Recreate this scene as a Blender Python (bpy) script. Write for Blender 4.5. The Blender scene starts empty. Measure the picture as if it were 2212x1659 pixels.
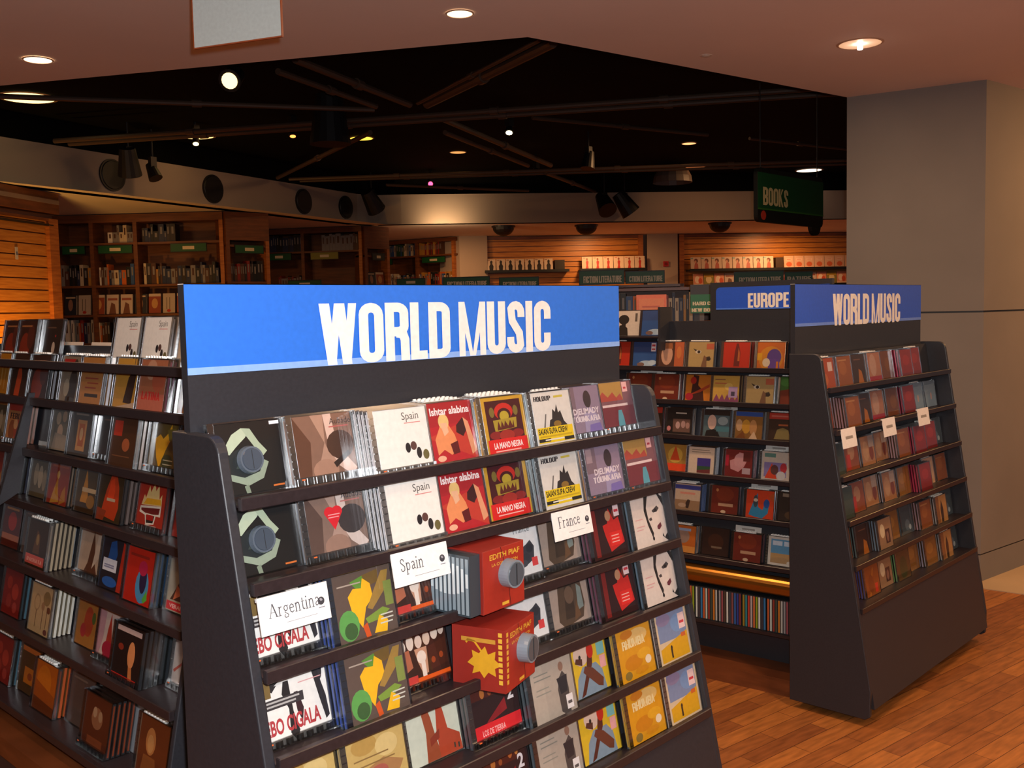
import bpy, math, random
from mathutils import Vector, Matrix
from mathutils.geometry import tessellate_polygon
random.seed(7)
PI = math.pi
SC = bpy.context.scene
COL = SC.collection

# ------------------------------------------------------------------ camera
R = [[0.6868973, 0.0694024, -0.7234331], [-0.7264104, 0.0349360, -0.6863727], [-0.0223621, 0.9969768, 0.0744121]]
cd = bpy.data.cameras.new('camera'); cam = bpy.data.objects.new('camera', cd); COL.objects.link(cam)
cd.sensor_width = 36; cd.lens = 34.69; cd.clip_start = 0.02
cam.matrix_world = Matrix(((R[0][0], R[0][1], R[0][2], 0), (R[1][0], R[1][1], R[1][2], 0), (R[2][0], R[2][1], R[2][2], 1.6), (0, 0, 0, 1)))
SC.camera = cam
# ------------------------------------------------------------------ world, light, exposure
SC.view_settings.view_transform = 'Standard'; SC.view_settings.look = 'None'
SC.view_settings.gamma = 1; SC.view_settings.use_curve_mapping = False
SC.view_settings.exposure = 0.0
W = bpy.data.worlds.new('world'); SC.world = W; W.use_nodes = True
W.node_tree.nodes['Background'].inputs[0].default_value = (0.92, 0.92, 1.0, 1)
W.node_tree.nodes['Background'].inputs[1].default_value = 0.12
WARM = (1.0, 0.50, 0.20)

def light(kind, loc, energy, color=WARM, size=0.1, target=None, angle=None, blend=0.6, name='lamp'):
    L = bpy.data.lights.new(name, kind); L.energy = energy; L.color = color
    if kind == 'AREA': L.shape = 'DISK'; L.size = size
    else: L.shadow_soft_size = size
    if kind == 'SPOT': L.spot_size = angle or 1.4; L.spot_blend = blend
    o = bpy.data.objects.new(name, L); COL.objects.link(o); o.location = loc
    if target is not None:
        d = Vector(target) - Vector(loc); o.rotation_euler = d.to_track_quat('-Z', 'Y').to_euler()
    return o
# the flash of the camera that took the photograph
light('SPOT', (0.03, -0.02, 1.66), 170, (0.93, 0.96, 1.0), 0.018, (2.6, 2.3, 1.45), 2.4, 0.6, 'camera_flash')
# downlight discs: three in view, unseen ones added to lift floor and ceiling
for p, e in (((1.889, 4.751), 10), ((2.837, 2.936), 20), ((4.53, 2.024), 12), ((0.2, 1.6), 10), ((2.6, 0.2), 16), ((5.3, -0.6), 22), ((-0.6, 3.4), 10), ((-1.5, -1.5), 34), ((1.5, -2.0), 34), ((4.5, -2.5), 34), ((3.0, 0.7), 18)):
    light('AREA', (p[0], p[1], 2.78), e, (1.0, 0.64, 0.38), 0.14, (p[0], p[1], 0), name='downlight_and_fill_lamp')
light('AREA', (7.3, 0.5, 2.78), 46, (1.0, 0.52, 0.2), 0.14, (6.9, 1.2, 0), name='downlight_and_fill_lamp')
# warm lamps over the book department
for p, e, t in (((5.24, 8.4, 3.38), 5, (5.2, 9.0, 0)), ((6.62, 7.9, 3.38), 7, (6.6, 8.4, 0)), ((11.2, 6.6, 3.38), 8, (11.3, 7.3, 0)), ((8.6, 6.0, 3.38), 14, (8.6, 6, 0)),
                ((12.2, 9.6, 2.76), 22, (12.4, 9.7, 0)), ((14.6, 7.7, 2.76), 26, (14.8, 7.8, 0)), ((10.2, 10.9, 2.76), 18, (10.3, 11.1, 0)),
                ((7.0, 10.9, 2.76), 4, (7.0, 10.9, 0)), ((4.6, 10.3, 2.76), 4, (4.7, 10.6, 0))):
    light('AREA', p, e, (1.0, 0.52, 0.22), 0.25, t, name='book_department_lamp')
light('SPOT', (9.0, 9.75, 2.62), 26, (1.0, 0.66, 0.34), 0.05, (9.3, 10.0, 2.85), 2.5, 1.0, 'fascia_spot_lamp')
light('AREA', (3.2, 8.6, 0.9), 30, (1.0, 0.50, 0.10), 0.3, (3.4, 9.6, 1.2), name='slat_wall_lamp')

# ------------------------------------------------------------------ helpers
def lin(c):
    return c / 12.92 if c <= 0.04045 else ((c + 0.055) / 1.055) ** 2.4
_cc = {}
def C(h):
    if not isinstance(h, str): return h
    if h not in _cc:
        s = h.lstrip('#')
        if len(s) == 3: s = s[0]*2 + s[1]*2 + s[2]*2
        _cc[h] = tuple(lin(int(s[i:i+2], 16) / 255) for i in (0, 2, 4))
    return _cc[h]

def mat(name, rough=0.5, color=None, attr=False, noise=None, bump=0, spec=0.5, coat=0, metal=0, emit=None):
    m = bpy.data.materials.new(name); m.use_nodes = True
    nt = m.node_tree; b = nt.nodes['Principled BSDF']
    b.inputs['Roughness'].default_value = rough
    b.inputs['Specular IOR Level'].default_value = spec
    b.inputs['Coat Weight'].default_value = coat; b.inputs['Coat Roughness'].default_value = 0.12
    b.inputs['Metallic'].default_value = metal
    src = None
    if color is not None:
        n = nt.nodes.new('ShaderNodeRGB'); n.outputs[0].default_value = (*C(color), 1); src = n.outputs[0]
    if attr:
        n = nt.nodes.new('ShaderNodeAttribute'); n.attribute_name = 'Col'; src = n.outputs['Color']
    if noise:
        sc, amt = noise
        tc = nt.nodes.new('ShaderNodeTexCoord'); nz = nt.nodes.new('ShaderNodeTexNoise'); nz.inputs['Scale'].default_value = sc
        nz.inputs['Detail'].default_value = 5
        nt.links.new(tc.outputs['Object'], nz.inputs['Vector'])
        mr = nt.nodes.new('ShaderNodeMapRange'); mr.inputs[1].default_value = 0.3; mr.inputs[2].default_value = 0.7
        mr.inputs[3].default_value = 1 - amt; mr.inputs[4].default_value = 1 + amt
        nt.links.new(nz.outputs['Fac'], mr.inputs[0])
        mx = nt.nodes.new('ShaderNodeVectorMath'); mx.operation = 'SCALE'
        nt.links.new(src, mx.inputs[0]); nt.links.new(mr.outputs[0], mx.inputs['Scale']); src = mx.outputs[0]
        if bump:
            bp = nt.nodes.new('ShaderNodeBump'); bp.inputs['Strength'].default_value = bump
            nt.links.new(nz.outputs['Fac'], bp.inputs['Height']); nt.links.new(bp.outputs[0], b.inputs['Normal'])
    if src is not None: nt.links.new(src, b.inputs['Base Color'])
    if emit:
        b.inputs['Emission Color'].default_value = (*C(emit[0]), 1); b.inputs['Emission Strength'].default_value = emit[1]
    return m

def clear_mat(name, tint, rough, base):
    m = bpy.data.materials.new(name); m.use_nodes = True; nt = m.node_tree
    for n in list(nt.nodes):
        if n.type != 'OUTPUT_MATERIAL': nt.nodes.remove(n)
    out = [n for n in nt.nodes][0]
    t = nt.nodes.new('ShaderNodeBsdfTransparent'); t.inputs[0].default_value = (tint, tint, tint, 1)
    g = nt.nodes.new('ShaderNodeBsdfGlossy'); g.inputs['Roughness'].default_value = rough
    lw = nt.nodes.new('ShaderNodeLayerWeight'); lw.inputs[0].default_value = 0.5; pw = nt.nodes.new('ShaderNodeMath'); pw.operation = 'POWER'; pw.inputs[1].default_value = 4; nt.links.new(lw.outputs['Facing'], pw.inputs[0])
    f = nt.nodes.new('ShaderNodeMath'); f.operation = 'MULTIPLY_ADD'; f.inputs[1].default_value = 0.7; f.inputs[2].default_value = 0.05; nt.links.new(pw.outputs[0], f.inputs[0])
    a = nt.nodes.new('ShaderNodeMath'); a.operation = 'ADD'; a.inputs[1].default_value = base
    x = nt.nodes.new('ShaderNodeMixShader')
    nt.links.new(f.outputs[0], a.inputs[0]); nt.links.new(a.outputs[0], x.inputs[0])
    nt.links.new(t.outputs[0], x.inputs[1]); nt.links.new(g.outputs[0], x.inputs[2]); nt.links.new(x.outputs[0], out.inputs[0])
    return m

def wood_mat(name, c1, c2, scale, stretch, rough=0.4, spec=0.5):
    m = bpy.data.materials.new(name); m.use_nodes = True; nt = m.node_tree; b = nt.nodes['Principled BSDF']
    tc = nt.nodes.new('ShaderNodeTexCoord'); mp = nt.nodes.new('ShaderNodeMapping'); mp.inputs['Scale'].default_value = stretch
    nz = nt.nodes.new('ShaderNodeTexNoise'); nz.inputs['Scale'].default_value = scale; nz.inputs['Detail'].default_value = 6
    cr = nt.nodes.new('ShaderNodeValToRGB'); cr.color_ramp.elements[0].color = (*C(c1), 1); cr.color_ramp.elements[1].color = (*C(c2), 1)
    cr.color_ramp.elements[0].position = 0.32; cr.color_ramp.elements[1].position = 0.68
    nt.links.new(tc.outputs['Object'], mp.inputs[0]); nt.links.new(mp.outputs[0], nz.inputs[0])
    nt.links.new(nz.outputs['Fac'], cr.inputs[0]); nt.links.new(cr.outputs[0], b.inputs['Base Color'])
    b.inputs['Roughness'].default_value = rough; b.inputs['Specular IOR Level'].default_value = spec
    return m

M = {}
M['paint'] = mat('printed_paper', 0.5, attr=True, noise=(90, 0.05))
M['gloss'] = mat('glossy_plastic', 0.22, attr=True)
M['clear'] = clear_mat('clear_plastic', 0.97, 0.06, 0.0)
M['ridge'] = clear_mat('clear_ribbed_plastic', 0.72, 0.18, 0.22)
M['rack'] = mat('black_laminate', 0.42, '#2b2b30', noise=(160, 0.12), coat=0.0)
M['shelf'] = mat('dark_shelf_laminate', 0.35, '#2a2224', noise=(120, 0.15))
M['ceil'] = mat('ceiling_plaster', 0.8, '#e4d6cc', noise=(1.2, 0.04))
M['dark'] = mat('black_ceiling_paint', 0.9, '#0b0a0a', spec=0.1)
M['pipe'] = mat('painted_pipe', 0.5, '#4a382c')
M['black'] = mat('black_metal', 0.5, '#131213')
M['fascia'] = mat('fascia_plaster', 0.8, '#a39182', noise=(1.5, 0.05))
M['wood'] = wood_mat('honey_wood', '#8a4a1c', '#b06a2e', 6, (1, 1, 9), 0.45)
M['slat'] = wood_mat('slatwall_wood', '#a8641f', '#c98436', 4, (1, 1, 14), 0.45)
M['darkwood'] = wood_mat('brown_wood', '#5a2f16', '#7a4222', 5, (1, 1, 6), 0.4)
M['case_wood'] = wood_mat('bookcase_wood', '#5a3018', '#74421f', 5, (1, 1, 8), 0.5)
M['rail'] = mat('satin_brass_rail', 0.32, '#a8702c', metal=0.85)

class MB:
    def __init__(s): s.v = []; s.f = []; s.c = []; s.m = []; s.mats = []
    def mi(s, m):
        if m not in s.mats: s.mats.append(m)
        return s.mats.index(m)
    def face(s, pts, col='#888', m='paint'):
        n = len(s.v); s.v += [tuple(p) for p in pts]; s.f.append(tuple(range(n, n + len(pts)))); s.c.append(C(col)); s.m.append(s.mi(m)); return s
    def box(s, a, b, col='#888', m='paint', mtx=None, skip=''):
        x0, y0, z0 = a; x1, y1, z1 = b
        P = [(x0, y0, z0), (x1, y0, z0), (x1, y1, z0), (x0, y1, z0), (x0, y0, z1), (x1, y0, z1), (x1, y1, z1), (x0, y1, z1)]
        if mtx is not None: P = [tuple(mtx @ Vector(p)) for p in P]
        n = len(s.v); s.v += P
        for k, f in (('b', (0, 3, 2, 1)), ('t', (4, 5, 6, 7)), ('f', (0, 1, 5, 4)), ('r', (1, 2, 6, 5)), ('k', (2, 3, 7, 6)), ('l', (3, 0, 4, 7))):
            if k in skip: continue
            s.f.append(tuple(n + i for i in f)); s.c.append(C(col)); s.m.append(s.mi(m))
        return s
    def prism(s, poly, z0, z1, col='#888', m='paint', fn=None):
        # poly: list of (a,b) ; fn maps (a,b,h)->xyz ; default extrude along z
        fn = fn or (lambda a, b, h: (a, b, h))
        n = len(poly); k = len(s.v)
        s.v += [fn(a, b, z0) for a, b in poly] + [fn(a, b, z1) for a, b in poly]
        s.f.append(tuple(range(k + n - 1, k - 1, -1))); s.f.append(tuple(range(k + n, k + 2*n)))
        for i in range(n):
            j = (i + 1) % n; s.f.append((k + i, k + j, k + n + j, k + n + i))
        s.c += [C(col)] * (n + 2); s.m += [s.mi(m)] * (n + 2); return s
    def tube(s, p, q, r0, r1=None, col='#888', m='paint', n=10, cap=True):
        p = Vector(p); q = Vector(q); r1 = r0 if r1 is None else r1
        d = (q - p).normalized(); u = d.orthogonal().normalized(); w = d.cross(u); k = len(s.v)
        for c_, r in ((p, r0), (q, r1)):
            for i in range(n):
                a = 2 * PI * i / n; s.v.append(tuple(c_ + u * math.cos(a) * r + w * math.sin(a) * r))
        for i in range(n):
            j = (i + 1) % n; s.f.append((k + i, k + j, k + n + j, k + n + i)); s.c.append(C(col)); s.m.append(s.mi(m))
        if cap:
            s.f.append(tuple(range(k + n - 1, k - 1, -1))); s.f.append(tuple(range(k + n, k + 2*n))); s.c += [C(col)] * 2; s.m += [s.mi(m)] * 2
        return s
    def dome(s, c, r, d, col='#888', m='paint', n=16, k_=5, squash=1.0):
        # half sphere, centre c, bulging along d
        d = Vector(d).normalized(); u = d.orthogonal().normalized(); w = d.cross(u); c = Vector(c); base = len(s.v)
        for j in range(k_ + 1):
            t = j / k_ * PI / 2; rr = max(math.cos(t), 0.02) * r
            for i in range(n):
                a = 2 * PI * i / n; s.v.append(tuple(c + u * math.cos(a) * rr + w * math.sin(a) * rr + d * math.sin(t) * r * squash))
        for j in range(k_):
            for i in range(n):
                i2 = (i + 1) % n; s.f.append((base + j*n + i, base + j*n + i2, base + (j+1)*n + i2, base + (j+1)*n + i)); s.c.append(C(col)); s.m.append(s.mi(m))
        s.f.append(tuple(base + k_*n + i for i in range(n))); s.c.append(C(col)); s.m.append(s.mi(m))
        return s
    def add(s, o, mtx=None):
        k = len(s.v); s.v += [tuple(mtx @ Vector(p)) if mtx is not None else p for p in o.v]
        s.f += [tuple(i + k for i in f) for f in o.f]; s.c += o.c; s.m += [s.mi(o.mats[i]) for i in o.m]; return s
    def mesh(s, name):
        me = bpy.data.meshes.new(name); me.from_pydata(s.v, [], s.f)
        for m in s.mats: me.materials.append(M[m])
        at = me.color_attributes.new('Col', 'FLOAT_COLOR', 'CORNER')
        buf = []
        for f, c in zip(s.f, s.c): buf += [c[0], c[1], c[2], 1.0] * len(f)
        at.data.foreach_set('color', buf)
        me.polygons.foreach_set('material_index', s.m)
        me.update(); return me
    def obj(s, name, parent=None, loc=(0, 0, 0), rot=(0, 0, 0)):
        return link(name, s.mesh(name), parent, loc, rot)

def link(name, me, parent=None, loc=(0, 0, 0), rot=(0, 0, 0)):
    o = bpy.data.objects.new(name, me); COL.objects.link(o); o.location = loc; o.rotation_euler = rot
    if parent is not None: o.parent = parent
    return o
def tag(o, label, cat, group=None, kind=None):
    o['label'] = label; o['category'] = cat
    if group: o['group'] = group
    if kind: o['kind'] = kind
    return o
def thing(name, label, cat, loc=(0, 0, 0), rot=(0, 0, 0), group=None):
    o = bpy.data.objects.new(name, None); COL.objects.link(o); o.empty_display_size = 0.02
    o.location = loc; o.rotation_euler = rot; return tag(o, label, cat, group)
def struct(mb, name, loc=(0, 0, 0), rot=(0, 0, 0)):
    o = mb.obj(name, None, loc, rot); o['kind'] = 'structure'; return o

# ---- text as flat polygons (built in font) and heavy condensed sign letters
_tx = {}
def text_tris(body, bold=0.0):
    k = (body, bold)
    if k not in _tx:
        cu = bpy.data.curves.new('t', 'FONT'); cu.body = body; cu.offset = bold; cu.resolution_u = 3
        o = bpy.data.objects.new('t', cu); COL.objects.link(o)
        dg = bpy.context.evaluated_depsgraph_get(); e = o.evaluated_get(dg); me = e.to_mesh()
        v = [(p.co.x, p.co.y) for p in me.vertices]; f = [tuple(q.vertices) for q in me.polygons]
        e.to_mesh_clear(); bpy.data.objects.remove(o); bpy.data.curves.remove(cu)
        if v:
            x0 = min(p[0] for p in v); x1 = max(p[0] for p in v); v = [(p[0] - x0, p[1]) for p in v]; w = x1 - x0
        else: w = 0
        _tx[k] = (v, f, w)
    return _tx[k]
def stroke(pts, w, closed=False):
    P = [Vector(p) for p in pts]; n = len(P); L = []; Rr = []
    for i in range(n):
        a = P[i - 1] if (i > 0 or closed) else None; b = P[(i + 1) % n] if (i < n - 1 or closed) else None
        d1 = (P[i] - a).normalized() if a is not None else None; d2 = (b - P[i]).normalized() if b is not None else None
        if d1 is None: d1 = d2
        if d2 is None: d2 = d1
        n1 = Vector((-d1.y, d1.x)); n2 = Vector((-d2.y, d2.x)); m = (n1 + n2)
        m = m.normalized() if m.length > 1e-6 else n1
        k = w / 2 / max(0.45, m.dot(n1)); L.append(P[i] + m * k); Rr.append(P[i] - m * k)
    q = []
    for i in range(n if closed else n - 1):
        j = (i + 1) % n; q.append([tuple(Rr[i]), tuple(Rr[j]), tuple(L[j]), tuple(L[i])])
    return q
def arc(cx, cy, rx, ry, a0, a1, n=7):
    return [(cx + rx * math.cos(math.radians(a0 + (a1 - a0) * i / n)), cy + ry * math.sin(math.radians(a0 + (a1 - a0) * i / n))) for i in range(n + 1)]
def heavy(ch):
    t = 0.16; h = t / 2
    def o_(w): return stroke(arc(w - .12 - h, .88 - h, .12, .12, 0, 90, 4) + arc(.12 + h, .88 - h, .12, .12, 90, 180, 4) + arc(.12 + h, .12 + h, .12, .12, 180, 270, 4) + arc(w - .12 - h, .12 + h, .12, .12, 270, 360, 4), t, True)
    def bar(x0, y0, x1, y1): return [[(x0, y0), (x1, y0), (x1, y1), (x0, y1)]]
    if ch == 'O': return o_(.42), .42
    if ch == 'W':
        def sl(a, b): return [[(b, 0), (b + t*.95, 0), (a + t*1.05, 1), (a, 1)]]
        return sl(0, .12) + [[(.12, 0), (.255, 0), (.36, 1), (.245, 1)]] + sl(.245, .365) + [[(.365, 0), (.5, 0), (.61, 1), (.475, 1)]], .61
    if ch == 'M': return bar(0, 0, .125, 1) + bar(.435, 0, .56, 1) + [[(.125, 1), (.0, 1), (.22, 0), (.29, 0)], [(.56, 1), (.435, 1), (.27, 0), (.34, 0)]], .56
    if ch == 'I': return bar(0, 0, t, 1), t
    if ch == 'L': return bar(0, 0, t, 1) + bar(0, 0, .31, .15), .31
    if ch == 'E': return bar(0, 0, t, 1) + bar(0, 0, .32, .15) + bar(0, .43, .3, .57) + bar(0, .85, .32, 1), .32
    if ch == 'F': return bar(0, 0, t, 1) + bar(0, .43, .29, .57) + bar(0, .85, .31, 1), .31
    if ch == 'T': return bar(.115, 0, .115 + t, 1) + bar(0, .85, .365, 1), .365
    if ch == 'N': return bar(0, 0, t, 1) + bar(.28, 0, .28 + t, 1) + [[(.28, 0), (.415, 0), (.135, 1), (0, 1)]], .415
    if ch == 'A': return [[(0, 0), (.13, 0), (.26, 1), (.15, 1)], [(.28, 0), (.41, 0), (.26, 1), (.15, 1)]] + bar(.1, .18, .31, .31), .41
    if ch == 'H': return bar(0, 0, t, 1) + bar(.27, 0, .27 + t, 1) + bar(0, .43, .4, .57), .405
    if ch == 'U': return stroke([(h, 1), (h, .2)] + arc(.2, .2, .2 - h, .2 - h, 180, 360, 8)[1:] + [(.4 - h, 1)], t), .4
    if ch == 'C': return stroke([(.4 - h, .36)] + arc(.2, .2, .2 - h, .2 - h, 0, -180, 8) + arc(.2, .8, .2 - h, .2 - h, 180, 0, 8) + [(.4 - h, .64)], t), .4
    if ch == 'S': return stroke([(h, .31), (h, .24)] + arc(.2, .22, .2 - h, .22 - h, 180, 330, 7) + [(.36 - h, .38), (.2, .5), (.04 + h, .62)] + arc(.2, .78, .2 - h, .22 - h, 150, 0, 7) + [(.4 - h, .76), (.4 - h, .69)], t), .4
    if ch in 'DPRB':
        y0 = 0 if ch == 'D' else .42
        q = bar(0, 0, t, 1) + stroke([(.06, 1 - h)] + arc(.22, .82, .2 - h, .18 - h, 90, 0, 5) + arc(.22, y0 + .18, .2 - h, .18 - h, 0, -90, 5) + [(.06, y0 + h)], t)
        if ch == 'R': q += stroke([(.2, .48), (.31, .46), (.345, .36), (.35, 0)], t)
        if ch == 'B': q += stroke([(.06, .5)] + arc(.22, .37, .2 - h, .17 - h, 90, 0, 4) + arc(.22, .17, .2 - h, .17 - h, 0, -90, 4) + [(.06, h)], t)
        return q, .42
    if ch == 'K': return bar(0, 0, t, 1) + [[(.1, .4), (.2, .62), (.41, 1), (.27, 1)], [(.12, .52), (.27, 0), (.42, 0), (.2, .64)]], .42
    return [], .11
def heavy_text(mb, s, x, z, w, hgt, y, col, m='paint'):
    adv = 0; L = []
    for ch in s:
        q, cw = heavy(ch); L.append((q, adv)); adv += cw + .035
    adv -= .035; kx = w / adv
    for q, a in L:
        for i, p in enumerate(q): mb.face([(x + (a + px) * kx, y - 0.00004 * i, z + pz * hgt) for px, pz in p], col, m)
def plain_text(mb, s, x, z, hgt, y, col, m='paint', width=None, bold=0.0):
    v, f, w = text_tris(s, bold); k = hgt / 0.7; kx = (width / w) if width and w else k
    for q in f: mb.face([(x + v[i][0] * kx, y, z + v[i][1] * k) for i in q], col, m)
def serif_text(mb, s, x, z, hgt, y, col):
    # thin roman letters: thick stems, hairlines and feet ; unit = cap height
    def st(*p, w=.085): return stroke(list(p), w)
    def foot(cx, yy, wd=.22): return [[(cx - wd/2, yy - .02), (cx + wd/2, yy - .02), (cx + wd/2, yy + .025), (cx - wd/2, yy + .025)]]
    G = {
     'A': (st((.08, 0), (.36, 1), w=.045) + st((.36, 1), (.66, 0), w=.1) + st((.19, .36), (.54, .36), w=.04) + foot(.08, 0) + foot(.66, 0, .26), .78),
     'r': (st((.13, 0), (.13, .64)) + st((.13, .48), (.24, .62), (.36, .6), w=.07) + foot(.13, 0, .26) + foot(.09, .63, .14), .42),
     'g': (stroke(arc(.26, .45, .15, .19, 0, 360, 12)[:-1], .065, True) + st((.38, .6), (.5, .64), w=.05) + st((.2, .27), (.14, .16), (.3, .06), (.44, -.06), (.36, -.22), (.16, -.22), (.08, -.1), (.18, .02), w=.055), .52),
     'e': (st((.1, .36), (.42, .38), (.4, .54), (.26, .64), (.12, .54), (.08, .34), (.14, .1), (.28, .02), (.44, .14), w=.065), .5),
     'n': (st((.13, 0), (.13, .64)) + st((.13, .5), (.26, .64), (.38, .6), (.42, .45), (.42, 0), w=.075) + foot(.13, 0) + foot(.42, 0) + foot(.09, .63, .12), .57),
     't': (st((.16, .88), (.16, .12), (.22, .03), (.34, .07), w=.075) + st((.04, .62), (.32, .62), w=.04), .37),
     'i': (st((.13, 0), (.13, .64)) + foot(.13, 0, .24) + foot(.1, .63, .14) + st((.13, .84), (.13, .94), w=.1), .28),
     'a': (st((.1, .52), (.18, .63), (.3, .62), (.35, .5), (.35, .1), (.46, .04), w=.07) + st((.35, .38), (.14, .28), (.09, .14), (.16, .03), (.35, .12), w=.065), .5),
     'S': (st((.42, .78), (.36, .94), (.22, .99), (.09, .88), (.1, .7), (.28, .54), (.44, .36), (.42, .12), (.26, .02), (.12, .08), (.07, .26), w=.075), .54),
     'p': (st((.13, -.28), (.13, .64)) + stroke(arc(.28, .33, .16, .28, 150, -150, 12), .07) + foot(.13, -.28, .26) + foot(.09, .63, .12), .56),
     'F': (st((.16, 0), (.16, .98), w=.1) + st((.06, .97), (.56, .97), w=.045) + st((.16, .5), (.42, .5), w=.04) + st((.55, .97), (.56, .8), w=.04) + foot(.16, 0, .28), .6),
     'c': (st((.4, .5), (.34, .63), (.2, .62), (.09, .46), (.09, .2), (.2, .03), (.34, .04), (.42, .16), w=.07), .48)}
    for ch in s:
        q, w = G[ch]
        for i, p in enumerate(q): mb.face([(x + px * hgt, y - .00003 * i, z + pz * hgt) for px, pz in p], col)
        x += w * hgt

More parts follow.
